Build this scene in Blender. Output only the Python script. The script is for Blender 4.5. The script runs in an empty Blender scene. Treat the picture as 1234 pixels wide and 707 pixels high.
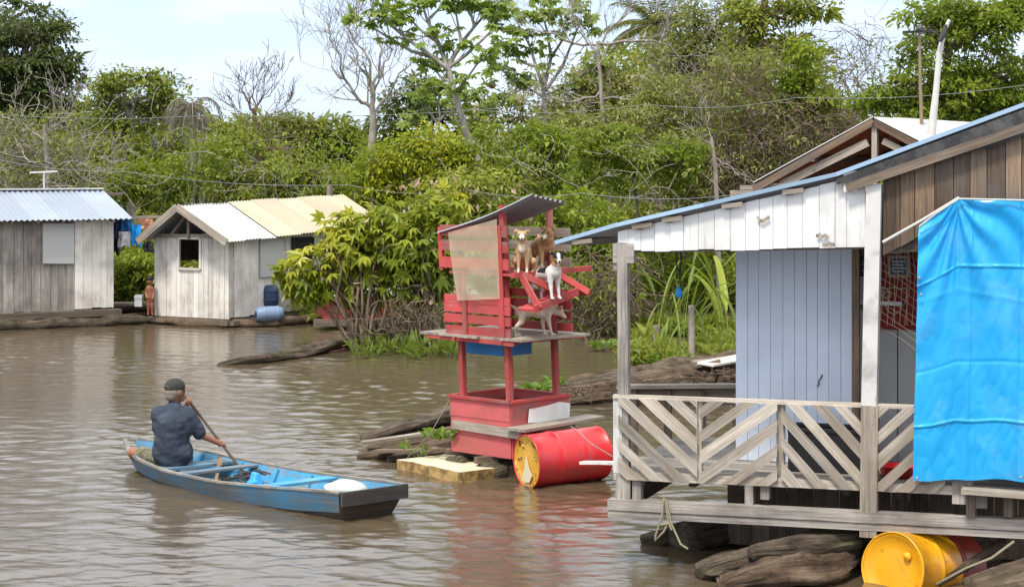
import bpy, math, random
import numpy as np
from mathutils import Vector, Matrix, noise
random.seed(11)
RNG = np.random.default_rng(5)
sc = bpy.context.scene
COL = sc.collection
# ---------------------------------------------------------------- camera maths: 70 mm lens, eye 3.5 m above the river
FP, CX, YH, H = 2400.0, 617.0, 195.0, 3.5
def P(px, py, D):
    return Vector(((px - CX) * D / FP, D, H - (py - YH) * D / FP))
def Wt(px, py):
    return P(px, py, FP * H / (py - YH))
def V(*a): return Vector(a)

cam = bpy.data.objects.new("camera", bpy.data.cameras.new("camera"))
COL.objects.link(cam)
cam.location = (0, 0, H); cam.rotation_euler = (math.radians(90), 0, 0)
cam.data.sensor_width = 36; cam.data.lens = 36 * FP / 1234
cam.data.shift_y = -(353.5 - YH) / 1234
cam.data.clip_end = 3000; cam.data.clip_start = 0.1
sc.camera = cam

# ---------------------------------------------------------------- object helpers
def tag(o, label=None, cat=None, group=None, kind=None):
    if label: o["label"] = label
    if cat: o["category"] = cat
    if group: o["group"] = group
    if kind: o["kind"] = kind
    return o
def thing(name, label, cat, loc, group=None):
    o = bpy.data.objects.new(name, None); COL.objects.link(o)
    o.location = loc; o.empty_display_size = .2
    return tag(o, label, cat, group)
def copy_tree(o, parent=None):
    c = o.copy(); COL.objects.link(c)
    if parent: c.parent = parent
    for ch in [x for x in bpy.data.objects if x.parent == o]:
        copy_tree(ch, c)
    return c
def base_of(parent):
    l = Vector((0, 0, 0))
    while parent is not None:
        l += parent.location; parent = parent.parent
    return l
def mesh_obj(name, me, mats, parent=None):
    for m in (mats if isinstance(mats, (list, tuple)) else [mats]): me.materials.append(m)
    o = bpy.data.objects.new(name, me); COL.objects.link(o)
    if parent is not None: o.parent = parent
    return o

class MB:
    """mesh collector: all coordinates in world space, made local to the parent on build"""
    def __init__(s):
        s.v = []; s.f = []; s.uv = []; s.r = []; s.sm = []; s.mi = []
    def add(s, pts, faces, uvs=None, rnd=None, smooth=False, mi=0):
        b = len(s.v); s.v += [tuple(p) for p in pts]
        rnd = random.random() if rnd is None else rnd
        for k, f in enumerate(faces):
            s.f.append([b + i for i in f]); s.r.append(rnd); s.sm.append(smooth); s.mi.append(mi)
            s.uv.append(uvs[k] if uvs else [(0, 0)] * len(f))
    def beam(s, p0, p1, w, h, up=(0, 0, 1), rnd=None, mi=0, w2=None, h2=None):
        p0 = Vector(p0); p1 = Vector(p1); d = p1 - p0; L = d.length
        if L < 1e-6: return
        d /= L; up = Vector(up)
        if abs(d.dot(up)) > .98: up = Vector((0, 1, 0)) if abs(d.y) < .9 else Vector((1, 0, 0))
        x = d.cross(up).normalized(); y = x.cross(d).normalized()
        w2 = w if w2 is None else w2; h2 = h if h2 is None else h2
        pts = []
        for p, a, b in ((p0, w, h), (p1, w2, h2)):
            for sx, sy in ((-1, -1), (1, -1), (1, 1), (-1, 1)):
                pts.append(p + x * sx * a / 2 + y * sy * b / 2)
        fs = [(0, 1, 5, 4), (1, 2, 6, 5), (2, 3, 7, 6), (3, 0, 4, 7), (3, 2, 1, 0), (4, 5, 6, 7)]
        o1, o2 = random.uniform(0, 40), random.uniform(0, 40)
        acc = [0, w, w + h, 2 * w + h, 2 * w + 2 * h]
        uvs = [[(o1, o2 + acc[k]), (o1, o2 + acc[k + 1]), (o1 + L, o2 + acc[k + 1]), (o1 + L, o2 + acc[k])] for k in range(4)]
        uvs += [[(o1, o2), (o1, o2 + w), (o1 + .02, o2 + w), (o1 + .02, o2)]] * 2
        s.add(pts, fs, uvs, rnd, False, mi)
    def slab(s, O, d, n, poly, th, grain='z', rnd=None, mi=0):
        """poly of (s,z) on the vertical plane through O along d; extruded th along n"""
        O = Vector(O); d = Vector(d); n = Vector(n); k = len(poly)
        a = [O + d * q[0] + Vector((0, 0, q[1])) for q in poly]
        b = [p + n * th for p in a]
        o1, o2 = random.uniform(0, 40), random.uniform(0, 40)
        def uv(q): return (o1 + q[1], o2 + q[0]) if grain == 'z' else (o1 + q[0], o2 + q[1])
        fs = [tuple(range(k)), tuple(range(2 * k - 1, k - 1, -1))]
        uvs = [[uv(q) for q in poly], [uv(q) for q in reversed(poly)]]
        for i in range(k):
            j = (i + 1) % k
            fs.append((j, i, k + i, k + j))
            u0, u1 = uv(poly[i]), uv(poly[j])
            uvs.append([u1, u0, (u0[0] + .003, u0[1] + th), (u1[0] + .003, u1[1] + th)])
        s.add(a + b, fs, uvs, rnd, False, mi)
    def tube(s, path, radii, n=8, caps=True, rnd=None, mi=0, smooth=True, squash=1.0, bump=0.0, bs=3.0, sd=0):
        path = [Vector(p) for p in path]
        if not isinstance(radii, (list, tuple)): radii = [radii] * len(path)
        pts = []; uvs_ = []; ref = None; L = 0
        for i, p in enumerate(path):
            t = (path[min(i + 1, len(path) - 1)] - path[max(i - 1, 0)]).normalized()
            if ref is None:
                ref = Vector((0, 0, 1)) if abs(t.z) < .9 else Vector((1, 0, 0))
            x = (ref - t * ref.dot(t)).normalized(); ref = x; y = t.cross(x)
            if i: L += (p - path[i - 1]).length
            for k in range(n):
                a = 2 * math.pi * k / n
                r = radii[i]
                if bump:
                    q = p + (x * math.cos(a) + y * math.sin(a)) * r
                    if n > 16:      # ridges and splits that run along a log
                        ca, sa = math.cos(a), math.sin(a)
                        r *= 1 + bump * (.75 * noise.noise(Vector((L * 1.1 + sd, ca * 1.3, sa * 1.3 + sd))) + .5 * noise.noise(Vector((L * 1.3 + sd, ca * 4.5, sa * 4.5))) + .38 * noise.noise(Vector((L * 2.2 + sd, ca * 10, sa * 10))) + .16 * noise.noise(q * 9))
                    else:
                        r *= 1 + bump * noise.noise(q * bs + Vector((sd, 0, 0))) + .5 * bump * noise.noise(q * bs * 2.7 + Vector((0, sd, 0)))
                pts.append(p + x * math.cos(a) * r * squash + y * math.sin(a) * r)
                uvs_.append(L)
        fs = []; uvs = []; o1 = random.uniform(0, 40); pr = 2 * math.pi * max(radii) / n
        for i in range(len(path) - 1):
            for k in range(n):
                q = (k + 1) % n
                fs.append((i * n + k, i * n + q, (i + 1) * n + q, (i + 1) * n + k))
                uvs.append([(o1 + uvs_[i * n], o1 + k * pr), (o1 + uvs_[i * n], o1 + (k + 1) * pr),
                            (o1 + uvs_[(i + 1) * n], o1 + (k + 1) * pr), (o1 + uvs_[(i + 1) * n], o1 + k * pr)])
        s.add(pts, fs, uvs, rnd, smooth, mi)
        if caps:
            r = s.r[-1]
            for i0, rev in ((0, True), ((len(path) - 1) * n, False)):
                idx = list(range(i0, i0 + n))
                s.add([pts[k] for k in idx], [tuple(range(n))[::-1] if rev else tuple(range(n))],
                      [[(o1, o1)] * n], r, False, mi)
    def lathe(s, p0, axis, prof, n=28, rnd=None, mi=0, smooth=True, caps=False, dent=None):
        p0 = Vector(p0); ax = Vector(axis).normalized()
        ref = Vector((0, 0, 1)) if abs(ax.z) < .9 else Vector((1, 0, 0))
        x = (ref - ax * ref.dot(ax)).normalized(); y = ax.cross(x)
        pts = []
        for t, r in prof:
            for k in range(n):
                a = 2 * math.pi * k / n
                rr = r if dent is None else r * dent(t, a)
                pts.append(p0 + ax * t + (x * math.cos(a) + y * math.sin(a)) * rr)
        fs = []; uvs = []
        for i in range(len(prof) - 1):
            for k in range(n):
                q = (k + 1) % n
                fs.append((i * n + k, i * n + q, (i + 1) * n + q, (i + 1) * n + k))
                uvs.append([(prof[i][0], k / n), (prof[i][0], (k + 1) / n), (prof[i + 1][0], (k + 1) / n), (prof[i + 1][0], k / n)])
        if caps:
            fs.append(tuple(range(n))[::-1]); uvs.append([(0, 0)] * n)
            fs.append(tuple((len(prof) - 1) * n + k for k in range(n))); uvs.append([(0, 0)] * n)
        s.add(pts, fs, uvs, rnd, smooth, mi)
    def grid(s, fn, nu, nv, rnd=None, mi=0, smooth=True, th=None):
        pts = [Vector(fn(i / nu, j / nv)) for i in range(nu + 1) for j in range(nv + 1)]
        fs = []; uvs = []
        for i in range(nu):
            for j in range(nv):
                a = i * (nv + 1) + j
                fs.append((a, a + nv + 1, a + nv + 2, a + 1))
                uvs.append([(i / nu, j / nv), ((i + 1) / nu, j / nv), ((i + 1) / nu, (j + 1) / nv), (i / nu, (j + 1) / nv)])
        s.add(pts, fs, uvs, rnd, smooth, mi)
        if th is not None:
            th = Vector(th); N = len(pts)
            s.add([p + th for p in pts], [f[::-1] for f in fs], [u[::-1] for u in uvs], rnd, smooth, mi)
            ring = [i * (nv + 1) for i in range(nu + 1)] + [nu * (nv + 1) + j for j in range(1, nv + 1)] + \
                   [i * (nv + 1) + nv for i in range(nu - 1, -1, -1)] + [j for j in range(nv - 1, 0, -1)]
            rp = [pts[i] for i in ring]; m = len(ring)
            s.add(rp + [p + th for p in rp], [(k, (k + 1) % m, m + (k + 1) % m, m + k) for k in range(m)],
                  [[(0, 0)] * 4] * m, rnd, False, mi)
    def build(s, name, mats, parent=None):
        b = base_of(parent)
        me = bpy.data.meshes.new(name)
        me.from_pydata([(p[0] - b.x, p[1] - b.y, p[2] - b.z) for p in s.v], [], s.f)
        a = me.attributes.new("rnd", 'FLOAT', 'FACE'); a.data.foreach_set("value", s.r)
        u = me.uv_layers.new(name="UVMap")
        u.data.foreach_set("uv", [c for f in s.uv for q in f for c in q])
        me.polygons.foreach_set("use_smooth", s.sm)
        me.polygons.foreach_set("material_index", s.mi)
        me.update()
        return mesh_obj(name, me, mats, parent)

def on_plane(O, d, px, py):
    """where the sight line through a photo point meets the vertical plane O + s*d: returns (s, z)"""
    k = (px - CX) / FP
    s = (k * O[1] - O[0]) / (d[0] - k * d[1])
    y = O[1] + s * d[1]
    return s, H - (py - YH) * y / FP

# ---------------------------------------------------------------- bodies: capsules and ellipsoids fused by a voxel remesh
def organic(name, caps, ells, voxel, mats, parent, paint=None, smooth=4):
    mb = MB()
    for path, radii in caps:
        path = [Vector(p) for p in path]
        n = 12
        mb.tube(path, list(radii), n=n, caps=True)
        for p, r in zip(path, radii): _ball(mb, p, (r, r, r), None)
    for e in ells:
        _ball(mb, Vector(e[0]), e[1], e[2] if len(e) > 2 else None)
    o = mb.build(name + "_raw", mats, None)
    m = o.modifiers.new("r", 'REMESH'); m.mode = 'VOXEL'; m.voxel_size = voxel; m.use_smooth_shade = True
    m = o.modifiers.new("s", 'SMOOTH'); m.iterations = smooth; m.factor = .5
    dg = bpy.context.evaluated_depsgraph_get(); dg.update()
    me = bpy.data.meshes.new_from_object(o.evaluated_get(dg))
    old = o.data; bpy.data.objects.remove(o); bpy.data.meshes.remove(old)
    me.name = name
    b = base_of(parent)
    n = len(me.polygons)
    if paint:
        idx = [paint(p.center) for p in me.polygons]
        me.polygons.foreach_set("material_index", idx)
    me.transform(Matrix.Translation(-b))
    me.polygons.foreach_set("use_smooth", [True] * n)
    ob = bpy.data.objects.new(name, me); COL.objects.link(ob)
    if parent is not None: ob.parent = parent
    if not me.materials:
        for mm in (mats if isinstance(mats, (list, tuple)) else [mats]): me.materials.append(mm)
    return ob
def _ball(mb, c, r, rot, nu=10, nv=14):
    R = rot if rot is not None else Matrix.Identity(3)
    pts = []; fs = []
    for i in range(nu + 1):
        th = math.pi * i / nu
        for j in range(nv):
            ph = 2 * math.pi * j / nv
            pts.append(c + R @ Vector((r[0] * math.sin(th) * math.cos(ph), r[1] * math.sin(th) * math.sin(ph), r[2] * math.cos(th))))
    for i in range(nu):
        for j in range(nv):
            fs.append((i * nv + j, i * nv + (j + 1) % nv, (i + 1) * nv + (j + 1) % nv, (i + 1) * nv + j))
    mb.add(pts, fs, None, None, True)

# ---------------------------------------------------------------- materials
class NT:
    def __init__(s, name):
        s.m = bpy.data.materials.new(name); s.m.use_nodes = True
        s.t = s.m.node_tree; s.t.nodes.clear()
        s.out = s.n('ShaderNodeOutputMaterial')
    def n(s, typ, **kw):
        x = s.t.nodes.new(typ)
        for k, v in kw.items(): setattr(x, k, v)
        return x
    def l(s, a, b): s.t.links.new(a, b)
    def val(s, inp, v):
        if hasattr(v, 'is_output') or isinstance(v, bpy.types.NodeSocket): s.l(v, inp)
        else: inp.default_value = v
    def math(s, op, a, b=0.0, c=None, clamp=False):
        x = s.n('ShaderNodeMath', operation=op, use_clamp=clamp)
        s.val(x.inputs[0], a); s.val(x.inputs[1], b)
        if c is not None: s.val(x.inputs[2], c)
        return x.outputs[0]
    def mix(s, f, a, b, mode='MIX'):
        x = s.n('ShaderNodeMix', data_type='RGBA', blend_type=mode)
        s.val(x.inputs[0], f)
        for i, c in ((6, a), (7, b)):
            s.val(x.inputs[i], c if isinstance(c, bpy.types.NodeSocket) else (*c[:3], 1))
        return x.outputs[2]
    def ramp(s, f, stops):
        x = s.n('ShaderNodeValToRGB'); e = x.color_ramp.elements
        while len(e) < len(stops): e.new(.5)
        for q, (p, c) in zip(e, stops):
            q.position = p; q.color = (*c[:3], 1) if not isinstance(c, float) else (c, c, c, 1)
        s.l(f, x.inputs[0]); return x.outputs[0]
    def noise(s, vec, scale, detail=4, rough=.55, dist=0.0, sc3=None):
        if sc3:
            mp = s.n('ShaderNodeMapping'); mp.inputs['Scale'].default_value = sc3; s.l(vec, mp.inputs[0]); vec = mp.outputs[0]
        x = s.n('ShaderNodeTexNoise'); s.l(vec, x.inputs['Vector'])
        x.inputs['Scale'].default_value = scale; x.inputs['Detail'].default_value = detail
        x.inputs['Roughness'].default_value = rough; x.inputs['Distortion'].default_value = dist
        return x.outputs[0]
    def pos(s): return s.n('ShaderNodeNewGeometry').outputs['Position']
    def obj(s): return s.n('ShaderNodeTexCoord').outputs['Object']
    def uv(s):
        return s.n('ShaderNodeUVMap', uv_map="UVMap").outputs[0]
    def rnd(s):
        return s.n('ShaderNodeAttribute', attribute_name="rnd").outputs['Fac']
    def bsdf(s, col, rough=.7, bump=None, bstr=.3, bdist=.01, spec=.4, metal=0.0, **kw):
        b = s.n('ShaderNodeBsdfPrincipled')
        s.val(b.inputs['Base Color'], col if isinstance(col, bpy.types.NodeSocket) else (*col[:3], 1))
        s.val(b.inputs['Roughness'], rough); b.inputs['Specular IOR Level'].default_value = spec
        b.inputs['Metallic'].default_value = metal
        for k, v in kw.items(): s.val(b.inputs[k.replace('_', ' ')], v)
        if bump is not None:
            u = s.n('ShaderNodeBump'); u.inputs['Strength'].default_value = bstr; u.inputs['Distance'].default_value = bdist
            s.l(bump, u.inputs['Height']); s.l(u.outputs[0], b.inputs['Normal'])
        return b
    def done(s, sh):
        s.l(sh.outputs[0] if hasattr(sh, 'outputs') else sh, s.out.inputs[0]); return s.m

def wood(name, dark, light, paint=None, wear=.5, soft=.12, var=.5, stain=(.10, .075, .055), stain_amt=.55, rough=.82):
    t = NT(name); uv = t.uv()
    g = t.noise(uv, 1.0, 6, .65, .4, (2.2, 55, 1))
    g2 = t.noise(uv, 1.0, 3, .5, 0, (.7, 9, 1))
    gg = t.math('ADD', t.math('MULTIPLY', g, .65), t.math('MULTIPLY', g2, .35))
    c = t.ramp(gg, [(.34, dark), (.62, light)])
    r = t.rnd()
    p = t.pos()
    st = t.noise(p, 1.7, 5, .6)
    if paint is not None:
        wn = t.noise(uv, 1.0, 5, .65, .2, (1.6, 22, 1))
        w2 = t.noise(p, 2.3, 4, .6)
        f = t.math('ADD', t.math('ADD', t.math('MULTIPLY', wn, .6), t.math('MULTIPLY', w2, .4)), t.math('MULTIPLY', t.math('SUBTRACT', r, .5), .12))
        m = t.n('ShaderNodeMapRange'); m.interpolation_type = 'SMOOTHSTEP'
        t.l(f, m.inputs[0]); m.inputs[1].default_value = wear - soft; m.inputs[2].default_value = wear + soft
        pn = t.noise(p, 6, 4, .6)
        pc = t.mix(t.math('MULTIPLY', pn, .35), paint, [x * .62 for x in paint])
        c = t.mix(m.outputs[0], c, pc)
    hs = t.n('ShaderNodeHueSaturation'); t.l(c, hs.inputs['Color'])
    t.l(t.math('ADD', t.math('MULTIPLY', r, var), 1 - var * .5), hs.inputs['Value'])
    c = hs.outputs[0]
    sm = t.ramp(st, [(.44, 0.0), (.72, 1.0)])
    c = t.mix(t.math('MULTIPLY', sm, stain_amt), c, stain)
    return t.done(t.bsdf(c, rough, gg, .5, .006, .25))

def plain(name, col, rough=.6, var=.25, scale=4, bump=.15, bd=.01, spec=.4, metal=0.0, dirt=None, dirt_amt=.5, lo=.5, hi=.75, **kw):
    t = NT(name); p = t.obj()
    n1 = t.noise(p, scale, 5, .6)
    c = t.mix(t.math('MULTIPLY', n1, 1.0), [min(1, x * (1 + var)) for x in col], [x * (1 - var) for x in col])
    if dirt:
        d = t.noise(p, scale * .6, 6, .68)
        c = t.mix(t.math('MULTIPLY', t.ramp(d, [(lo, 0.0), (hi, 1.0)]), dirt_amt), c, dirt)
    return t.done(t.bsdf(c, rough, n1, bump, bd, spec, metal, **kw))

def leafmat(name, stops, trans=.35, rough=.42):
    t = NT(name)
    c = t.ramp(t.rnd(), [(i / (len(stops) - 1), s) for i, s in enumerate(stops)])
    b = t.bsdf(c, rough, spec=.35)
    tr = t.n('ShaderNodeBsdfTranslucent'); t.l(t.mix(.5, c, [x for x in (.30, .36, .03)], 'MIX'), tr.inputs[0])
    m = t.n('ShaderNodeMixShader'); m.inputs[0].default_value = trans
    t.l(b.outputs[0], m.inputs[1]); t.l(tr.outputs[0], m.inputs[2])
    return t.done(m)
# ================================================================ materials used in the place
m_plank = wood("weathered grey planks", (.13, .105, .08), (.42, .36, .29), stain_amt=.45)
m_rail = wood("bleached railing planks", (.21, .175, .135), (.52, .46, .385), stain=(.20,.15,.10), stain_amt=.65, var=.75)
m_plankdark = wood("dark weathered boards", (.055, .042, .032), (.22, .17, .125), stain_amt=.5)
m_plankbrown = wood("brown unpainted boards", (.07, .045, .03), (.25, .17, .11), stain=(.13, .115, .10), stain_amt=.75, var=.9)
m_greyboard = wood("old grey boards", (.14, .125, .11), (.43, .385, .335), stain=(.09, .08, .07), stain_amt=.75, var=.45)
m_white = wood("worn white paint", (.20, .17, .13), (.42, .37, .30), paint=(.77, .755, .72), wear=.38, soft=.13, var=.22, stain=(.34, .31, .26), stain_amt=.6)
m_white2 = wood("faded white paint", (.20, .16, .12), (.46, .39, .31), paint=(.74, .70, .63), wear=.39, soft=.14, var=.3, stain=(.22, .17, .12), stain_amt=.55)
m_red = wood("faded red paint", (.20, .10, .08), (.40, .24, .20), paint=(.50, .075, .070), wear=.415, soft=.075, var=.45, stain=(.17, .06, .05), stain_amt=.7)
m_redbox = wood("pinkish red painted boards", (.25, .10, .09), (.42, .22, .2), paint=(.54, .115, .115), wear=.40, soft=.07, var=.25, stain=(.25, .095, .075), stain_amt=.85)
m_bluewall = wood("pale blue paint", (.3, .33, .36), (.45, .48, .52), paint=(.77, .83, .93), wear=.24, soft=.1, var=.06, stain=(.36, .40, .48), stain_amt=.25)
m_boatblue = wood("worn blue boat paint", (.10, .085, .07), (.30, .27, .23), paint=(.07, .25, .41), wear=.49, soft=.13, var=.2, stain=(.12, .15, .16), stain_amt=.6)
m_boatin = wood("bright blue boat paint", (.10, .12, .13), (.28, .32, .33), paint=(.05, .36, .64), wear=.46, soft=.12, var=.2, stain=(.07, .10, .11), stain_amt=.6)
m_boatdark = wood("tarred boat planks", (.028, .022, .018), (.10, .075, .055), stain=(.05, .06, .07), stain_amt=.5, rough=.6)
m_gunw = wood("bare worn boat edge", (.13, .105, .08), (.40, .35, .29), paint=(.06, .27, .45), wear=.56, soft=.10, var=.3, stain=(.10, .09, .08), stain_amt=.5)
m_navy = wood("navy boat paint", (.035, .03, .028), (.10, .085, .07), paint=(.016, .028, .055), wear=.52, soft=.10, var=.2, stain=(.07, .06, .05), stain_amt=.6, rough=.55)
m_underroof = wood("dark red underside", (.24, .06, .035), (.42, .11, .06), stain=(.14, .05, .03), stain_amt=.6)
m_black = plain("black shade board", (.02, .018, .016), .9)  # flat black that stands in for the shade inside openings
m_blackstuff = plain("black plastic", (.018, .018, .02), .5, .3)
m_tar = plain("black roof strip", (.03, .028, .028), .7, .5, 6, .4, .01, dirt=(.16, .155, .15), dirt_amt=.7)

def metal_sheet(name, col, rust, amt, lo, hi, rough=.42):
    t = NT(name); p = t.obj(); uv = t.uv()
    n1 = t.noise(p, 1.6, 5, .65); n2 = t.noise(uv, 1.0, 5, .7, 0, (2.0, 40, 1)); n3 = t.noise(p, .5, 2, .5)
    f = t.math('ADD', t.math('MULTIPLY', n1, .55), t.math('MULTIPLY', n2, .45))
    c = t.mix(n3, [x * .8 for x in col], [min(.9, x * 1.15) for x in col])
    hs = t.n('ShaderNodeHueSaturation'); t.l(c, hs.inputs['Color'])
    t.l(t.math('ADD', t.math('MULTIPLY', t.rnd(), .3), .85), hs.inputs['Value'])
    c = t.mix(t.math('MULTIPLY', t.ramp(f, [(lo, 0.0), (hi, 1.0)]), amt), hs.outputs[0], rust)
    return t.done(t.bsdf(c, rough, n1, .1, .01, .5, .0))
m_zinc = metal_sheet("bluish zinc sheet", (.27, .31, .365), (.24, .22, .20), .6, .5, .72)
m_zincw = metal_sheet("white zinc sheet", (.48, .47, .445), (.42, .35, .25), .6, .52, .75)
m_zinccream = metal_sheet("cream zinc sheet", (.47, .40, .275), (.34, .24, .15), .65, .48, .74)
m_zincunder = metal_sheet("dull roof sheet", (.28, .30, .32), (.14, .11, .09), .6, .42, .7)
m_edgeblue = metal_sheet("roof edge sheet", (.30, .42, .54), (.3, .3, .3), .4, .5, .75)

def drum_mat(name, col, worn, worn_lo, worn_hi, rust=(.10, .04, .02), rlo=.60, rhi=.70, rough=.32, endcol=None):
    t = NT(name); p = t.obj()
    n1 = t.noise(p, 3.2, 6, .68, .5); n2 = t.noise(p, 7.5, 6, .72, .2)
    w = t.ramp(n1, [(worn_lo, 0.0), (worn_hi, 1.0)])
    c = t.mix(w, col, worn)
    c = t.mix(t.ramp(n2, [(rlo, 0.0), (rhi, 1.0)]), c, rust)
    return t.done(t.bsdf(c, rough, n2, .25, .006, .5))
m_drumred = drum_mat("scuffed red drum paint", (.62, .025, .028), (.50, .05, .045), .5, .62, rlo=.66, rhi=.74)
m_drumend = drum_mat("peeling yellow drum end", (.66, .35, .035), (.72, .62, .40), .60, .63, (.09, .04, .02), .55, .60)
m_drumyel = drum_mat("yellow drum paint", (.78, .36, .012), (.70, .28, .02), .55, .62, (.20, .07, .02), .60, .70, .3)
m_drumrust = drum_mat("red brown drum paint", (.33, .045, .03), (.17, .05, .03), .45, .6)

# tarp, cloth, plastics
m_tarp = plain("bright blue tarpaulin", (.012, .34, .70), .3, .06, 3, .1, .004, .5, dirt=(.20, .50, .80), dirt_amt=.5)
def fabric_net():
    t = NT("thin cream sacking")
    z = t.n('ShaderNodeSeparateXYZ'); t.l(t.obj(), z.inputs[0])
    p = t.obj(); n1 = t.noise(p, 3, 3)
    c = t.mix(n1, (.70, .60, .42), (.68, .58, .40))
    b = t.bsdf(c, .85, spec=.1)
    tr = t.n('ShaderNodeBsdfTranslucent'); t.l(c, tr.inputs[0])
    tp = t.n('ShaderNodeBsdfTransparent'); tp.inputs[0].default_value = (1, .98, .92, 1)
    a = t.n('ShaderNodeMixShader'); a.inputs[0].default_value = .12; t.l(b.outputs[0], a.inputs[1]); t.l(tr.outputs[0], a.inputs[2])
    d = t.n('ShaderNodeMixShader'); d.inputs[0].default_value = .55; t.l(a.outputs[0], d.inputs[1]); t.l(tp.outputs[0], d.inputs[2])
    return t.done(d)
m_fabric = fabric_net()
m_foam = plain("weathered cream foam", (.62, .55, .38), .9, .15, 5, .4, .02, .2, dirt=(.33, .22, .08), dirt_amt=.5)
m_foamside = plain("dirty yellow foam", (.46, .30, .12), .9, .4, 9, .7, .03, .2, dirt=(.13, .085, .035), dirt_amt=.85, lo=.45, hi=.6)
m_bluebox = plain("faded blue crate plastic", (.025, .19, .46), .5, .15)
m_barrel = plain("grey blue barrel plastic", (.16, .23, .33), .45, .12)
m_barreldark = plain("dark blue barrel plastic", (.035, .06, .12), .45, .2)
m_bag = plain("white plastic sack", (.44, .47, .42), .35, .12, 14, .5, .02)
m_bluebag = plain("bright blue plastic bag", (.02, .30, .72), .35, .2, 18, .5, .02)
m_rope = plain("hemp rope", (.24, .20, .13), .9, .3, 30)
m_line = plain("dark cord", (.05, .045, .04), .8)
m_wire = plain("grey overhead wire", (.22, .22, .21), .6)
m_pole = plain("pale debarked pole", (.55, .52, .47), .8, .25, 7)
m_polebrown = plain("thin brown pole", (.25, .18, .12), .85, .3, 7)
m_whitepaint = plain("white painted wood", (.72, .71, .68), .6, .1, 6, .2, .01, dirt=(.35, .33, .30), dirt_amt=.5)
m_postwhite = plain("whitewashed post", (.60, .58, .54), .8, .14, 5, .4, .01, dirt=(.30, .27, .24), dirt_amt=.7, lo=.48, hi=.66)
m_greypanel = plain("pale grey wall panel", (.50, .49, .47), .75, .1, 2, .2, .01, dirt=(.3, .28, .25), dirt_amt=.4)
m_banner = plain("dark red banner cloth", (.24, .022, .020), .85, .25, 5, .2)
m_cream = plain("cream print", (.62, .50, .36), .8, .1)
m_framedark = plain("dark picture frame", (.03, .025, .02), .5)
m_frametan = plain("tan picture frame", (.36, .27, .17), .6)
m_photo = plain("bluish print", (.035, .055, .12), .4, .7, 22)
m_ink = plain("pale lettering", (.42, .46, .52), .6, .1)
m_netline = plain("thin net cord", (.45, .36, .24), .8)
m_steel = plain("dull steel", (.35, .34, .33), .4, .2, 8, metal=.8)
def bark(name, dark, light, sc=(5, 5, 1.2), moss=None, amt=.5, rough=.9, grain=False):
    t = NT(name); p = t.pos()
    g = t.noise(p, 1.0, 6, .68, .3, sc)
    if grain:                                   # fibres along the log, cracks between them
        g1 = t.noise(t.uv(), 1.0, 6, .7, 1.2, (1.6, 16, 1)); g = t.math('ADD', t.math('MULTIPLY', g, .35), t.math('MULTIPLY', g1, .65))
    c = t.ramp(g, [(.36, dark), (.64, light)])
    if grain: c = t.mix(t.math('MULTIPLY', t.ramp(t.noise(p, 4.5, 6, .7), [(.48, 0.0), (.64, 1.0)]), .6), c, [x * .55 for x in dark])
    if moss:
        c = t.mix(t.math('MULTIPLY', t.ramp(t.noise(p, 1.3, 4), [(.48, 0.0), (.62, 1.0)]), amt), c, moss)
    return t.done(t.bsdf(c, rough, g, 1.0, .07 if grain else .04, .25))
m_bark = bark("brown bark", (.05, .038, .028), (.20, .16, .12), moss=(.10, .11, .05))
m_barkpale = bark("pale bark", (.20, .175, .145), (.47, .43, .37), (6, 6, 2), moss=(.16, .15, .10), amt=.5)
m_barkgrey = bark("grey dead wood", (.17, .145, .12), (.40, .35, .30), (6, 6, 2))
m_barkvine = bark("reddish dry vines", (.075, .05, .036), (.25, .18, .13), (6, 6, 2))
m_log = bark("waterlogged timber", (.018, .013, .010), (.20, .15, .105), (4, 4, 9), moss=(.06, .075, .025), amt=.35, grain=True)
m_logwarm = bark("brown floating timber", (.035, .022, .014), (.22, .15, .10), (4, 4, 9), moss=(.13, .11, .06), amt=.35, grain=True)
m_root = bark("dry root mat", (.05, .036, .026), (.20, .145, .10), (6, 6, 2))
# foliage
LF = {}
LF['dark'] = leafmat("dark glossy leaves", [(0.041, 0.055, 0.018), (0.07, 0.094, 0.026), (0.108, 0.138, 0.037), (0.166, 0.193, 0.06)], .3, .4)
LF['mid'] = leafmat("mid green leaves", [(0.09, 0.116, 0.018), (0.16, 0.194, 0.024), (0.25, 0.279, 0.039), (0.391, 0.395, 0.064)], .4)
LF['bright'] = leafmat("bright green leaves", [(0.109, 0.154, 0.013), (0.178, 0.242, 0.018), (0.271, 0.336, 0.029), (0.404, 0.443, 0.06)], .45)
LF['olive'] = leafmat("olive leaves", [(0.103, 0.122, 0.028), (0.18, 0.199, 0.045), (0.275, 0.28, 0.075), (0.411, 0.365, 0.152)], .35)
LF['yellow'] = leafmat("yellow green leaves", [(0.139, 0.206, 0.012), (0.253, 0.315, 0.016), (0.38, 0.399, 0.022), (0.531, 0.448, 0.03)], .4)
LF['lime'] = leafmat("lime drooping leaves", [(0.11, 0.153, 0.013), (0.193, 0.242, 0.018), (0.296, 0.335, 0.024), (0.468, 0.435, 0.039)], .4, .35)
LF['cecropia'] = leafmat("broad lobed leaves", [(0.161, 0.23, 0.033), (0.23, 0.322, 0.055), (0.322, 0.414, 0.088), (0.437, 0.494, 0.165)], .5)
LF['dry'] = leafmat("dry fronds", [(.13, .11, .085), (.21, .185, .15), (.30, .27, .22)], .25, .7)
LF['pinkdry'] = leafmat("dry pinkish leaves", [(.24, .13, .085), (.40, .29, .21), (.50, .41, .33)], .25, .7)
LF['grass'] = leafmat("river grass", [(0.066, 0.109, 0.014), (0.11, 0.171, 0.02), (0.171, 0.223, 0.032), (0.264, 0.275, 0.06)], .35)
LF['rust'] = leafmat("rust orange leaves", [(.30, .09, .02), (.42, .16, .04)], .3)
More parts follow.
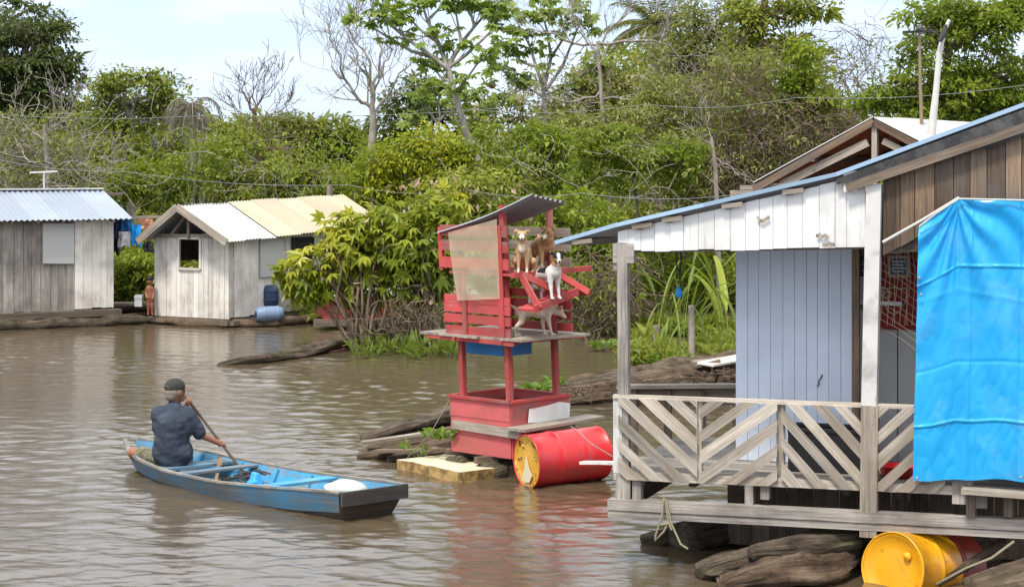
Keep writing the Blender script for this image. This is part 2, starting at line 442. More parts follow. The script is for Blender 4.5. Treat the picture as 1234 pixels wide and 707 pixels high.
m_tuft = leafmat("water plant leaves", [(.075, .15, .016), (.12, .22, .022), (.19, .29, .04)], .35)

# ================================================================ setting: sky, sun, river, ground
w = bpy.data.worlds.new("World"); sc.world = w; w.use_nodes = True
wt = w.node_tree; wt.nodes.clear()
SUN_EL, SUN_AZ = math.radians(61), math.radians(206)     # azimuth from +Y towards +X: sun behind the camera, to its left
sky = wt.nodes.new('ShaderNodeTexSky'); sky.sky_type = 'NISHITA'; sky.sun_disc = False
sky.sun_elevation = SUN_EL; sky.sun_rotation = SUN_AZ
sky.air_density = 1.0; sky.dust_density = .35; sky.ozone_density = 1.5
tc = wt.nodes.new('ShaderNodeTexCoord')
mp = wt.nodes.new('ShaderNodeMapping'); mp.inputs['Scale'].default_value = (6, 6, 22); mp.inputs['Location'].default_value = (.35, .2, .1)
wt.links.new(tc.outputs['Generated'], mp.inputs[0])
cn = wt.nodes.new('ShaderNodeTexNoise'); cn.inputs['Scale'].default_value = 1.5; cn.inputs['Detail'].default_value = 7; cn.inputs['Roughness'].default_value = .55
wt.links.new(mp.outputs[0], cn.inputs['Vector'])
cr = wt.nodes.new('ShaderNodeValToRGB'); cr.color_ramp.elements[0].position = .47; cr.color_ramp.elements[1].position = .68
cr.color_ramp.elements[0].color = (0, 0, 0, 1)
wt.links.new(cn.outputs[0], cr.inputs[0])
mxs = wt.nodes.new('ShaderNodeMix'); mxs.data_type = 'RGBA'
SKYMIX = mxs
mxs.inputs[7].default_value = (11.5, 12.2, 12.6, 1)       # thin white cloud, in the sky texture's own units
wt.links.new(cr.outputs[0], mxs.inputs[0]); wt.links.new(sky.outputs[0], mxs.inputs[6])
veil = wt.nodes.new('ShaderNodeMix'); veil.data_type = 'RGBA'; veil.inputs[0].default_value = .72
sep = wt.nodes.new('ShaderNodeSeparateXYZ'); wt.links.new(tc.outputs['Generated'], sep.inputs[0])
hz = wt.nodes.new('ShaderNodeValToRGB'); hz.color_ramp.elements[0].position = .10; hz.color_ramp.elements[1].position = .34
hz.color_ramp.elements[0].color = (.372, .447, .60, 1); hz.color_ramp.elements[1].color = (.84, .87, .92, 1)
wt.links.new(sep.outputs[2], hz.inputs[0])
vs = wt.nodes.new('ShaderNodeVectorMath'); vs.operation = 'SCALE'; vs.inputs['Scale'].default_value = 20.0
wt.links.new(hz.outputs[0], vs.inputs[0]); wt.links.new(vs.outputs[0], veil.inputs[7])   # clear pale blue low down; unseen overcast overhead brightened to add ambient light and lift the water
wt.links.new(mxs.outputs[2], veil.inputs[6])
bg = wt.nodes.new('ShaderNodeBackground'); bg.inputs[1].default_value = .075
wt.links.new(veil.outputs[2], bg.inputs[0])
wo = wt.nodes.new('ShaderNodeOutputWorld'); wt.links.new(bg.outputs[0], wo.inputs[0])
sl = bpy.data.lights.new("sun", 'SUN'); sl.energy = 2.4; sl.angle = math.radians(9); sl.color = (1, .95, .87)
so = bpy.data.objects.new("sun", sl); COL.objects.link(so)
sd = Vector((math.sin(SUN_AZ) * math.cos(SUN_EL), math.cos(SUN_AZ) * math.cos(SUN_EL), math.sin(SUN_EL)))
so.rotation_euler = sd.to_track_quat('Z', 'Y').to_euler()
sc.view_settings.view_transform = 'Standard'; sc.view_settings.look = 'None'; sc.view_settings.exposure = 0.70
sc.view_settings.gamma = 1.0; sc.view_settings.use_curve_mapping = False
sc.cycles.max_bounces = 6; sc.cycles.transparent_max_bounces = 12; sc.cycles.use_adaptive_sampling = True
sc.cycles.caustics_reflective = False; sc.cycles.caustics_refractive = False
try:
    sc.cycles.use_denoising = True
except Exception: pass

def shore(x):
    return 46 - 5.0 * math.exp(-((x + 2.2) / 2.6) ** 2) + 5.0 * math.exp(-((x - 3.1) / 1.3) ** 2) + .5 * noise.noise(Vector((x * .6, 3, 0)))
def terrain_z(x, y):
    d = y - shore(x)
    if d < 0: return max(-1.5, d * .25)
    return .9 * (1 - math.exp(-d / 4)) + .012 * min(d, 120) + .12 * noise.noise(Vector((x * .5, y * .5, 0)))
def make_ground():
    mb = MB()
    xs = [-900, -300, -120, -60, -30] + [x * .6 for x in range(-40, 41)] + [30, 60, 120, 300, 900]
    ys = [20 + .7 * i for i in range(72)] + [75, 90, 120, 180, 320, 700, 1500]
    pts = [V(x, y, terrain_z(x, y)) for x in xs for y in ys]; n = len(ys)
    mb.add(pts, [(i * n + j, (i + 1) * n + j, (i + 1) * n + j + 1, i * n + j + 1) for i in range(len(xs) - 1) for j in range(n - 1)], None, .5, True)
    t = NT("leaf litter and mud"); p = t.pos(); a = t.noise(p, .9, 6, .65); b = t.noise(p, 9, 4, .6)
    c = t.mix(b, t.ramp(a, [(.35, (.05, .045, .02)), (.5, (.045, .075, .016)), (.68, (.08, .12, .025))]), (.09, .075, .045))
    return tag(mb.build("ground", t.done(t.bsdf(c, .95, b, .8, .08, .2))), kind="structure")
make_ground()

def make_river():
    # ripples are real waves near the camera (a fine grid), finer ones a bump
    ys = [1.0]; 
    while ys[-1] < 60: ys.append(ys[-1] * 1.0019 if ys[-1] > 15 else ys[-1] + .25)
    ys += [90, 200, 500, 1400]
    ys = np.array(ys); nx = 640
    q = np.linspace(-1, 1, nx)
    Y = np.repeat(ys[:, None], nx, 1); X = q[None, :] * (Y * .40 + 3.0)
    far = Y > 61
    X = np.where(far, q[None, :] * (Y * 1.2 + 20), X)
    rng = np.random.default_rng(3); Z = np.zeros_like(X)
    for k in range(46):
        lam = .11 * (1.055 ** k) if k < 34 else rng.uniform(.2, .7)
        ang = rng.normal(1.35, .75)
        ph = rng.uniform(0, 6.28); amp = .00112 * (lam / .35) ** .75
        wob = .6 * np.sin(X * rng.uniform(.2, .7) + Y * rng.uniform(.2, .7) + ph)
        Z += amp * np.sin(2 * math.pi * (X * math.cos(ang) + Y * math.sin(ang)) / lam + ph + wob)
    gust = .72 + .5 * np.sin(X * .55 + .35 * Y + 1) * np.sin(Y * .33 - .2 * X)
    Z = np.where(far, 0, Z * np.clip(gust, .25, 1.2) * np.clip((62 - Y) / 20, 0, 1))
    ny = len(ys); N = nx * ny
    co = np.stack([X, Y, Z], -1).reshape(-1, 3)
    i, j = np.meshgrid(np.arange(ny - 1), np.arange(nx - 1), indexing='ij'); a = (i * nx + j).ravel()
    quads = np.stack([a, a + 1, a + nx + 1, a + nx], 1)
    me = np_mesh("river", co, quads, None, True)
    t = NT("muddy river water"); p = t.pos()
    b1 = t.noise(p, 1.0, 5, .6, .6, (5, 8, 1)); b2 = t.noise(p, 1.0, 4, .6, .3, (14, 22, 1))
    h = t.math('ADD', b1, t.math('MULTIPLY', b2, .35))
    silt = t.noise(p, .25, 3, .5)
    c = t.mix(silt, (.078, .057, .033), (.112, .085, .052))
    b = t.bsdf(c, .035, h, .25, .02, .5, IOR=1.33)
    return tag(mesh_obj("river", me, t.done(b)), kind="structure")

# ================================================================ foliage library (numpy)
def np_mesh(name, co, faces, rnd, smooth=False):
    me = bpy.data.meshes.new(name); n, k = faces.shape
    me.vertices.add(len(co)); me.vertices.foreach_set("co", np.ascontiguousarray(co, dtype=np.float32).ravel())
    me.loops.add(n * k); me.loops.foreach_set("vertex_index", np.ascontiguousarray(faces, dtype=np.int32).ravel())
    me.polygons.add(n); me.polygons.foreach_set("loop_start", np.arange(0, n * k, k, dtype=np.int32))
    if rnd is not None:
        a = me.attributes.new("rnd", 'FLOAT', 'FACE'); a.data.foreach_set("value", np.ascontiguousarray(rnd, dtype=np.float32))
    me.update(calc_edges=True); me.validate()
    me.polygons.foreach_set("use_smooth", np.full(n, smooth))
    return me
make_river()
def unit(a): return a / np.maximum(np.linalg.norm(a, axis=-1, keepdims=True), 1e-9)
def leaf_arrays(c, tip, nrm, L, Wd, tint, fold=.25, curl=.15):
    """folded diamond leaves: two triangles pairs each -> co, tris, rnd"""
    tip = unit(tip); side = unit(np.cross(tip, nrm)); up = unit(np.cross(side, tip))
    L = L[:, None]; Wd = Wd[:, None]
    b = c; m = c + tip * L * .45 - up * L * .02; t = c + tip * L - up * L * curl
    l = m + side * Wd * .5 + up * Wd * fold; r = m - side * Wd * .5 + up * Wd * fold
    n = len(c)
    co = np.stack([b, l, t, r], 1).reshape(-1, 3)
    k = np.arange(n)[:, None] * 4
    tri = np.stack([k + np.array([0, 2, 1]), k + np.array([0, 3, 2])], 1).reshape(-1, 3)
    return co, tri, np.repeat(tint, 2)
def foliage_mesh(name, parts, parent, mat):
    co = []; tri = []; rn = []; o = 0
    for a, b, c in parts:
        co.append(a); tri.append(b + o); rn.append(c); o += len(a)
    co = np.concatenate(co); tri = np.concatenate(tri); rn = np.clip(np.concatenate(rn), 0, 1)
    b = base_of(parent); co = co - np.array(b)
    return mesh_obj(name, np_mesh(name, co, tri, rn), mat, parent)
def crown_clumps(ells, rc, dens, rng):
    """ells: (center Vector, (rx,ry,rz)) -> clump centres, outward directions, radii, lobe tint.
    Each ellipsoid is broken into lobes (boughs); clumps sit on the outer and upper side of every lobe."""
    C = []; O = []; R = []; T = []
    for c, r in ells:
        r = np.array(r); area = (r[0] * r[2] + r[0] * r[1] + r[1] * r[2]) / 3
        n = max(6, int(dens * 4 * area / (rc * rc)))
        rl = float(np.clip(.42 * r.mean(), .32, .95)); nl = max(5, int(1.9 * area / (rl * rl)))
        d = unit(rng.normal(size=(nl, 3)))
        lc = np.array(c) + d * np.maximum(r - rl * .7, .15 * r) * rng.uniform(.55, 1.32, (nl, 1)); lr = rl * rng.uniform(.55, 1.25, nl); lt = rng.normal(0, .13, nl)
        k = rng.integers(0, nl, n)
        q = unit(rng.normal(size=(n, 3)) + d[k] * .5 + np.array([0, 0, .25]))
        pos = lc[k] + q * lr[k][:, None] * np.array([1.05, 1.05, .92]) * (rng.uniform(.3, 1.0, n) ** .5)[:, None]
        v = rng.random(n) < .24                          # the rest fills the crown between the boughs
        dv = unit(rng.normal(size=(n, 3))); pv = np.array(c) + dv * r * (rng.uniform(.25, 1.0, n) ** .45)[:, None]
        pos = np.where(v[:, None], pv, pos); q = np.where(v[:, None], dv, q)
        C.append(pos); O.append(q); R.append(rc * rng.uniform(.5, 1.2, n)); T.append(np.where(v, -.05, lt[k]))
    return np.concatenate(C), np.concatenate(O), np.concatenate(R), np.concatenate(T)
def clump_leaves(C, O, R, per, size, rng, droop=.35, flat=.5, tint_sd=.16, aspect=.45, tbase=.45, keep_above=None, lobe=0.0):
    n = len(C); ct = tbase + lobe + rng.normal(0, tint_sd * .6, n)
    idx = np.repeat(np.arange(n), per)
    off = rng.normal(size=(len(idx), 3)) * np.array([1, 1, flat]) * R[idx][:, None] * .55
    c = C[idx] + off
    out = unit(off / np.array([1, 1, flat]) + O[idx] * R[idx][:, None] * .5 + 1e-6)
    tip = unit(out * np.array([1, 1, .5]) + rng.normal(0, .45, (len(idx), 3)) - np.array([0, 0, droop]))
    nrm = unit(out * .7 + np.array([0, 0, .8]) + rng.normal(0, .45, (len(idx), 3)))
    L = size * np.exp(rng.normal(0, .22, n))[idx] * np.exp(rng.normal(0, .28, len(idx)))
    t = ct[idx] + rng.normal(0, .13, len(idx))
    if keep_above is not None:
        k = c[:, 2] > keep_above; c, tip, nrm, L, t = c[k], tip[k], nrm[k], L[k], t[k]
    return leaf_arrays(c, tip, nrm, L, L * aspect, t)
def grow(mb, p, d, L, r, depth, rng, kids=(2, 4), spread=.7, up=.25, wob=.18, minr=.006, sides=5, seg=4, ends=None, shrink=.68):
    path = [Vector(p)]; rad = [r]; d = Vector(d).normalized()
    for i in range(seg):
        d = (d + Vector(rng.normal(0, wob, 3)) + Vector((0, 0, up * .15))).normalized()
        path.append(path[-1] + d * L / seg); rad.append(max(minr, r * (1 - .5 * (i + 1) / seg)))
    mb.tube(path, rad, n=sides if r > .02 else 3, caps=False)
    if depth <= 0:
        if ends is not None: ends.append((path[-1], d))
        return
    for k in range(int(rng.integers(kids[0], kids[1] + 1))):
        i = int(rng.integers(max(1, seg // 2), seg + 1)); 
        nd = (d + Vector(rng.normal(0, spread, 3)) + Vector((0, 0, up))).normalized()
        grow(mb, path[i], nd, L * shrink * rng.uniform(.75, 1.2), max(minr, rad[i] * .66), depth - 1, rng, kids, spread, up, wob, minr, sides, max(2, seg - 1), ends, shrink)
SEED = [100]
def nrng():
    SEED[0] += 1; return np.random.default_rng(SEED[0])
def ell_px(e, D):
    px, py, rx, ry = e[:4]; dd = e[4] if len(e) > 4 else 0
    k = (D + dd) / FP
    return (P(px, py, D + dd), (rx * k, max(.35, .5 * (rx + ry) * k * .85), ry * k))

def tree(name, label, cat, D, trunk, ells, mat, size=.2, per=26, rc=.42, dens=1.0, r0=.16, barkm=None, group=None,
         droop=.35, flat=.5, tbase=.45, tint_sd=.16, aspect=.45, limbs=True, extra=None, twigs=0, keep=None):
    rng = nrng(); size *= .64; per = int(per * 2.0)
    pth = [P(x, y, D) for x, y in trunk]
    bx, by = pth[0].x, pth[0].y
    base = V(bx, by, terrain_z(bx, by))
    root = thing(name, label, cat, base, group)
    mb = MB(); pth[0].z = base.z - .15
    fine = [pth[0]]
    for a, b in zip(pth, pth[1:]):
        m = (a + b) / 2 + Vector(rng.normal(0, .06, 3)); fine += [m, b]
    n = len(fine); rad = [r0 * (1 - .6 * i / (n - 1)) for i in range(n)]
    mb.tube(fine, rad, n=8, caps=False, bump=.15)
    E = [ell_px(e, D) for e in ells]
    C, O, R, TT = crown_clumps(E, rc, dens * (2.3 if size > .05 and D > 47.5 else 1.7), rng) if E else (np.zeros((0, 3)),) * 4
    if limbs:
        for c, r in E:
            s = min(fine[n // 3:], key=lambda q: (q - c).length + .6 * max(0, q.z - c.z))
            md = s.lerp(c, .5) + Vector(rng.normal(0, .12, 3)) + V(0, 0, .1)
            mb.tube([s, md, c], [r0 * .45, r0 * .3, r0 * .15], n=5, caps=False)
            k = [i for i in range(len(C)) if np.linalg.norm(C[i] - np.array(c)) < max(r) * 1.2][::3][:16]
            for i in k:
                e = Vector(C[i]); m2 = c.lerp(e, .5) + Vector(rng.normal(0, .1, 3))
                mb.tube([md.lerp(c, rng.uniform(.3, 1)), m2, e], [r0 * .16, r0 * .11, .01], n=4, caps=False)
    for _ in range(twigs):
        i = int(rng.integers(0, len(C))); grow(mb, Vector(C[i]), Vector(O[i]), .8, .016, 2, rng, (1, 3), .5, .3)
    mb.build("trunk", barkm or m_bark, root)
    if E:
        foliage_mesh("crown", [clump_leaves(C, O, R, per, size, rng, droop, flat, tint_sd, aspect, tbase, keep, TT)], root, LF[mat])
    if extra: extra(root, rng)
    return root

def palmate(c, axis, nrm, size, lobes, rng, tint, droop=.3, spread=2.6, width=.3):
    """compound leaf: lobes radiating about nrm from c"""
    n = len(c); axis = unit(axis); side = unit(np.cross(axis, nrm)); up = unit(np.cross(side, axis))
    A = np.linspace(-spread, spread, lobes)
    parts = []
    for a in A:
        tip = unit(axis * math.cos(a) + side * math.sin(a) - up * droop * (1 - .2 * math.cos(a)))
        L = size * (1 - .25 * abs(a) / max(spread, .1))
        parts.append(leaf_arrays(c, tip, up + tip * droop * .5, L, L * width, tint + rng.normal(0, .05, n), .12, .22))
    return parts
# ================================================================ helpers for plank buildings
def clip_halfplane(poly, a, b, c):
    """keep a*s+b*z<=c"""
    out = []
    for i in range(len(poly)):
        p, q = poly[i], poly[(i + 1) % len(poly)]
        fp, fq = a * p[0] + b * p[1] - c, a * q[0] + b * q[1] - c
        if fp <= 0: out.append(p)
        if (fp < 0 < fq) or (fq < 0 < fp):
            t = fp / (fp - fq); out.append((p[0] + t * (q[0] - p[0]), p[1] + t * (q[1] - p[1])))
    return out
def board_wall(mb, O, d, n, s0, s1, zb, zt, bw=.14, th=.02, gap=.006, jit=.012, holes=(), rnds=None, mi=0, wvar=.25):
    """vertical boards from s0 to s1; zb, zt: functions of s; holes: (s0,s1,z0,z1)"""
    s = s0
    while s < s1 - .01:
        wd = min(bw * random.uniform(1 - wvar, 1 + wvar), s1 - s)
        if s1 - s - wd < .05: wd = s1 - s
        a, b = s + gap * .5, s + wd - gap * .5
        jb, jt = random.uniform(-jit, jit), random.uniform(-jit, jit) * .4
        z = [zb(a) + jb, zb(b) + jb, zt(b) + jt, zt(a) + jt]
        off = random.uniform(0, .005)
        Oo = Vector(O) - Vector(n) * off
        r = random.random() if rnds is None else rnds(s)
        segs = [(z[0], z[1], z[2], z[3])]
        for h in holes:
            if b > h[0] + .01 and a < h[1] - .01:
                segs = [(z[0], z[1], h[2], h[2]), (h[3], h[3], z[2], z[3])]
                for e0, e1 in ((a, h[0]), (h[1], b)):
                    if e1 - e0 > .01: mb.slab(Oo, d, n, [(e0, h[2]), (e1, h[2]), (e1, h[3]), (e0, h[3])], -th, 'z', r, mi)
        for q in segs:
            if q[2] - q[0] > .01: mb.slab(Oo, d, n, [(a, q[0]), (b, q[1]), (b, q[2]), (a, q[3])], -th, 'z', r, mi)
        s += wd
def corrugated(mb, c00, c10, c11, c01, pitch=.076, amp=.011, rnd=None, mi=0, sag=0.0, nv=6, sheet=.8):
    """c00->c10 runs across the corrugations, c00->c01 along them"""
    c00, c10, c11, c01 = [Vector(x) for x in (c00, c10, c11, c01)]
    Wd = (c10 - c00).length; nrm = (c10 - c00).cross(c01 - c00).normalized()
    if nrm.z < 0: nrm = -nrm
    ns = max(1, round(Wd / sheet))
    for k in range(ns):
        u0, u1 = k / ns - (.02 if k else 0), (k + 1) / ns
        nu = max(4, int((u1 - u0) * Wd / pitch * 6))
        lift = .004 * (k % 2); slip = random.uniform(-.02, .02) if ns > 1 else 0
        def fn(a, b, u0=u0, u1=u1, lift=lift, slip=slip):
            u = u0 + (u1 - u0) * a; v = b
            p = c00 * (1 - u) * (1 - v) + c10 * u * (1 - v) + c11 * u * v + c01 * (1 - u) * v
            p = p + (c01 - c00).normalized() * slip
            z = amp * math.sin(2 * math.pi * u * Wd / pitch) + lift - sag * math.sin(math.pi * v) + .006 * noise.noise(p * 1.3)
            return p + nrm * z
        mb.grid(fn, nu, nv, rnd, mi, True, nrm * -.003)

# ================================================================ floating house in the right foreground
HA = V(125 * 17.4 / FP, 17.4, 0); HB = V(617 * 16.3 / FP, 16.3, 0)
hd = (HB - HA).normalized(); hb = V(-hd.y, hd.x, 0)        # along the front, and away from the camera
hn = -hb
def HO(t): return HA + hb * t
def hp(px, py, t=0.0): return on_plane(HO(t), hd, px, py)
def hw(s, z, t=0.0): return HO(t) + hd * s + V(0, 0, z)
def hpx(px, py, t=0.0):
    s, z = hp(px, py, t); return hw(s, z, t)
SR = hp(1300, 400)[0]                                       # a little past the right edge of the picture
house = thing("floating_house", "floating wooden house with pale blue wall, white gable boards and slatted porch railing", "house", hw(1.7, 0, 1.2))
# deck
DZ = .80
mb = MB()
t = 0.0
while t < 2.3:
    mb.beam(hw(-.02, DZ - .02, t + .06), hw(SR, DZ - .02, t + .06), .125, .03, rnd=random.random()); t += .135
mb.build("deck", m_greyboard, house)
mb = MB()
for k in range(9):
    s = .15 + k * .45; mb.beam(hw(s, DZ - .10, .35), hw(s, DZ - .10, 2.3), .06, .12)
mb.build("joist", m_plankdark, house)
mb = MB(); board_wall(mb, HO(1.1), hd, hn, .75, SR, lambda s: .02, lambda s: DZ - .06, .2); mb.build("under_shade_boards", m_plankdark, house)  # dark boards added to stand in for the black shade under the deck
mb = MB()
for (t, z0, z1) in ((-.03, .565, .475), (-.02, .468, .410)):
    mb.beam(hw(-.05, (z0 + z1) / 2, t), hw(SR, (z0 + z1) / 2 + .025, t), .12, z0 - z1)
mb.build("front_beam", m_greyboard, house)
mb = MB(); mb.beam(hw(-.05, .49, 2.2), hw(SR, .49, 2.2), .12, .16); mb.beam(hw(0, .49, -.02), hw(0, .49, 2.2), .1, .14); mb.build("rear_beam", m_plankdark, house)
for px, y0, y1, wd in ((752, 568, 603, .13), (768, 569, 604, .075), (903, 576, 620, .07), (922, 578, 601, .075), (1160, 578, 607, .16), (1182, 586, 612, .10)):
    s, z1 = hp(px, y0); z0 = hp(px, y1)[1]
    mb = MB(); mb.beam(hw(s, z0, .02 if wd < .1 else -.01), hw(s, z1, .02), wd, .09, up=hb); mb.build("deck_stub", m_greyboard, house)
# posts
def post(px0, y0, px1, y1, wd, mat, t=0.0, dp=None):
    a, b = hpx(px0, y0, t), hpx(px1, y1, t)
    mb = MB(); mb.beam(b, a, wd, dp or wd, up=hb, rnd=.6); return mb.build("post", mat, house)
post(751, 292, 753, 572, .092, m_greyboard, .02)
q = MB(); s, z = hp(742, 305); q.beam(hw(s - .02, z, .02), hw(s + .17, z, .02), .09, .17, up=V(0, 0, 1)); q.beam(hw(s - .02, z - .1, .03), hw(s + .1, z - .1, .03), .08, .1); q.build("post_bracket", m_greyboard, house)
post(1054, 222, 1048, 492, .125, m_postwhite, .0)
post(1049, 488, 1047, 646, .14, m_plank, -.02, .11)
# roof front edge and gable
RT = [(672, 293), (745, 272), (850, 248), (1010, 211), (1120, 170), (1234, 128), (1300, 103)]
RZ = [hp(px, py) for px, py in RT]
def roofz(s):
    for (s0, z0), (s1, z1) in zip(RZ, RZ[1:]):
        if s <= s1: return z0 + (z1 - z0) * (s - s0) / (s1 - s0)
    return RZ[-1][1]
mb = MB(); TF, TBK = -.07, 2.6
def roof_fn(a, b):
    s = RZ[0][0] + (RZ[-1][0] - RZ[0][0]) * a; t = TF + (TBK - TF) * b
    return hw(s, roofz(s) - .055 * b * (1 + .5 * (a < .3)) + .010 * math.sin(2 * math.pi * t / .09), t)
mb.grid(roof_fn, 60, 150, .5, 0, True, V(0, 0, -.006))
roof = mb.build("roof", m_zinc, house)
mb = MB()
for (s0, z0), (s1, z1) in zip(RZ, RZ[1:]):
    mb.beam(hw(s0, z0 + .008, TF - .01), hw(s1, z1 + .008, TF - .01), .02, .034)
mb.build("edge_strip", m_edgeblue, roof)
mb = MB()
for (s0, z0), (s1, z1) in zip(RZ[3:], RZ[4:]):
    n = 6
    for k in range(n):
        a, b = k / n, (k + 1) / n; sa, sb = s0 + (s1 - s0) * a, s0 + (s1 - s0) * b
        f = lambda s: .05 + .16 * min(1, max(0, (s - RZ[3][0]) / 1.3))
        mb.slab(HO(-.07), hd, hn, [(sa, roofz(sa) - .03 - f(sa)), (sb, roofz(sb) - .03 - f(sb)), (sb, roofz(sb) - .03), (sa, roofz(sa) - .03)], .012, 's', .5)
mb.build("dark_strip", m_tar, roof)  # dark sheet strip below the roof edge, widening to the right
a = hp(1022, 226); b = hp(1300, 132)
mb = MB(); mb.beam(hw(a[0], a[1], -.08), hw(b[0], b[1], -.08), .045, .075); mb.build("rafter", m_plankdark, house)
mb = MB()
for px in (700, 772, 808, 880, 953):                           # purlin ends poking out under the sheet
    s, z = hp(px, 0); z = roofz(s) - .052
    mb.beam(hw(s - .06, z, -.06), hw(s + .12, z + .02, -.06), .03, .04); mb.beam(hw(s, z, -.05), hw(s, z - .04, TBK), .045, .05)
mb.build("purlin", m_plank, roof)
zl0 = hp(745, 303); zl1 = hp(1046, 298)
def gz(s): return zl0[1] + (zl1[1] - zl0[1]) * (s - zl0[0]) / (zl1[0] - zl0[0])
mb = MB(); board_wall(mb, HO(-.02), hd, hn, zl0[0], zl1[0] - .02, gz, lambda s: roofz(s) - .052, .115, .02, .0035, .010, rnds=lambda s: random.uniform(.4, 1))
s, _ = hp(1026, 250); mb.slab(HO(-.045), hd, hn, [(s - .055, hp(1026, 231)[1]), (s + .055, hp(1026, 231)[1]), (s + .055, hp(1026, 206)[1]), (s - .055, hp(1026, 206)[1])], .02, 'z', .9)
g = mb.build("gable_boards", m_white, house)
mb = MB()
for px, py in ((921, 264), (992, 284), (1000, 294)):
    for k in range(5): s, z = hp(px + 3 * (k - 2), py + random.uniform(-2, 2)); mb.beam(hw(s - .012, z, -.044), hw(s + .012, z, -.044), .004, .03)
mb.build("stain_patch", m_plank, g)
for t in (.05, 2.25):
    mb = MB(); mb.beam(hw(zl0[0], gz(zl0[0]) + .03, t), hw(zl1[0], gz(zl1[0]) + .03, t), .06, .09); mb.build("tie_beam", m_plankdark, house)
mb = MB()
s0 = hp(1064, 290)[0]
sa, za = hp(1066, 291); sb, zb_ = hp(1155, 240)
def lowz(s): return za + (zb_ - za) * min(1, max(0, (s - sa) / (sb - sa))) - .12
board_wall(mb, HO(-.01), hd, hn, s0, SR, lowz, lambda s: roofz(s) - .10, .135, .02, .006, .01)
gb_ = mb.build("gable_boards", m_plankbrown, house)
mb = MB(); mb.slab(HO(.03), hd, hn, [(s0, 2.75), (SR, 2.75), (SR, roofz(SR) - .1), (s0, roofz(s0) - .1)], -.015, "s", .2); mb.build("backing", m_plankdark, gb_)
# back walls
mb = MB(); s0, _ = hp(887, 400, 1.0); s1, _ = hp(1027, 400, 1.0)
board_wall(mb, HO(1.0), hd, hn, s0, s1, lambda s: DZ, lambda s: 2.95, .105, .02, .004, .002, wvar=.08)
wall = mb.build("wall", m_bluewall, house)
mb = MB(); mb.beam(hw(s0 + .012, DZ, 1.03), hw(s0 + .012, 3.1, 1.03), .03, .05, up=hb); mb.beam(hw(s0 + .03, DZ, 1.04), hw(s0 + .03, 2.7, 2.2), .02, .02)
mb.build("corner_trim", m_bluewall, wall)
mb = MB(); pts = [hpx(985 + dx, 462 - dy, .975) for dx, dy in ((0, -4), (2, 0), (1.5, 3), (4, 6), (6, 11))]
mb.tube(pts, .006, n=4); mb.build("scuff_mark", m_line, wall)
mb = MB(); board_wall(mb, hw(s0 + .03, 0, 1.05), hb, -hd, 0, 1.2, lambda s: DZ, lambda s: 2.95, .12)
mb.build("side_wall", m_bluewall, house)
mb = MB(); sj, _ = hp(1031, 400, 1.0); mb.beam(hw(sj, DZ, 1.02), hw(sj, 2.9, 1.02), .065, .06, up=hb); mb.build("door_jamb", m_plankbrown, house)
TB = 1.35
mb = MB(); s2, _ = hp(1033, 400, TB); zsplit = hp(1080, 397, TB)[1]
e = 0
for px0, px1 in ((1034, 1081), (1082.5, 1112), (1113, 1180), (1181, 1300)):
    a, _ = hp(px0, 400, TB); b, _ = hp(px1, 400, TB)
    mb.slab(HO(TB), hd, hn, [(a, DZ), (b, DZ), (b, 3.1), (a, 3.1)], -.02, 'z', .5)
panel = mb.build("inner_wall", m_greypanel, house)
mb = MB(); a, _ = hp(1034, 300, TB - .02); b, _ = hp(1150, 300, TB - .02)
mb.slab(HO(TB - .02), hd, hn, [(a, hp(1080, 308, TB)[1]), (b, hp(1080, 308, TB)[1]), (b, 3.1), (a, 3.1)], -.015, 's', .2); mb.build("dark_header", m_plankdark, house)
mb = MB()
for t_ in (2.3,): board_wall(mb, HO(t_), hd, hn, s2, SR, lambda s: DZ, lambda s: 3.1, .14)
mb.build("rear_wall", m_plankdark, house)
mb = MB(); board_wall(mb, hw(SR - .03, 0, .06), hb, hd, 0, 2.2, lambda s: DZ, lambda s: roofz(SR) - .12, .15); mb.build("side_wall", m_plankbrown, house)
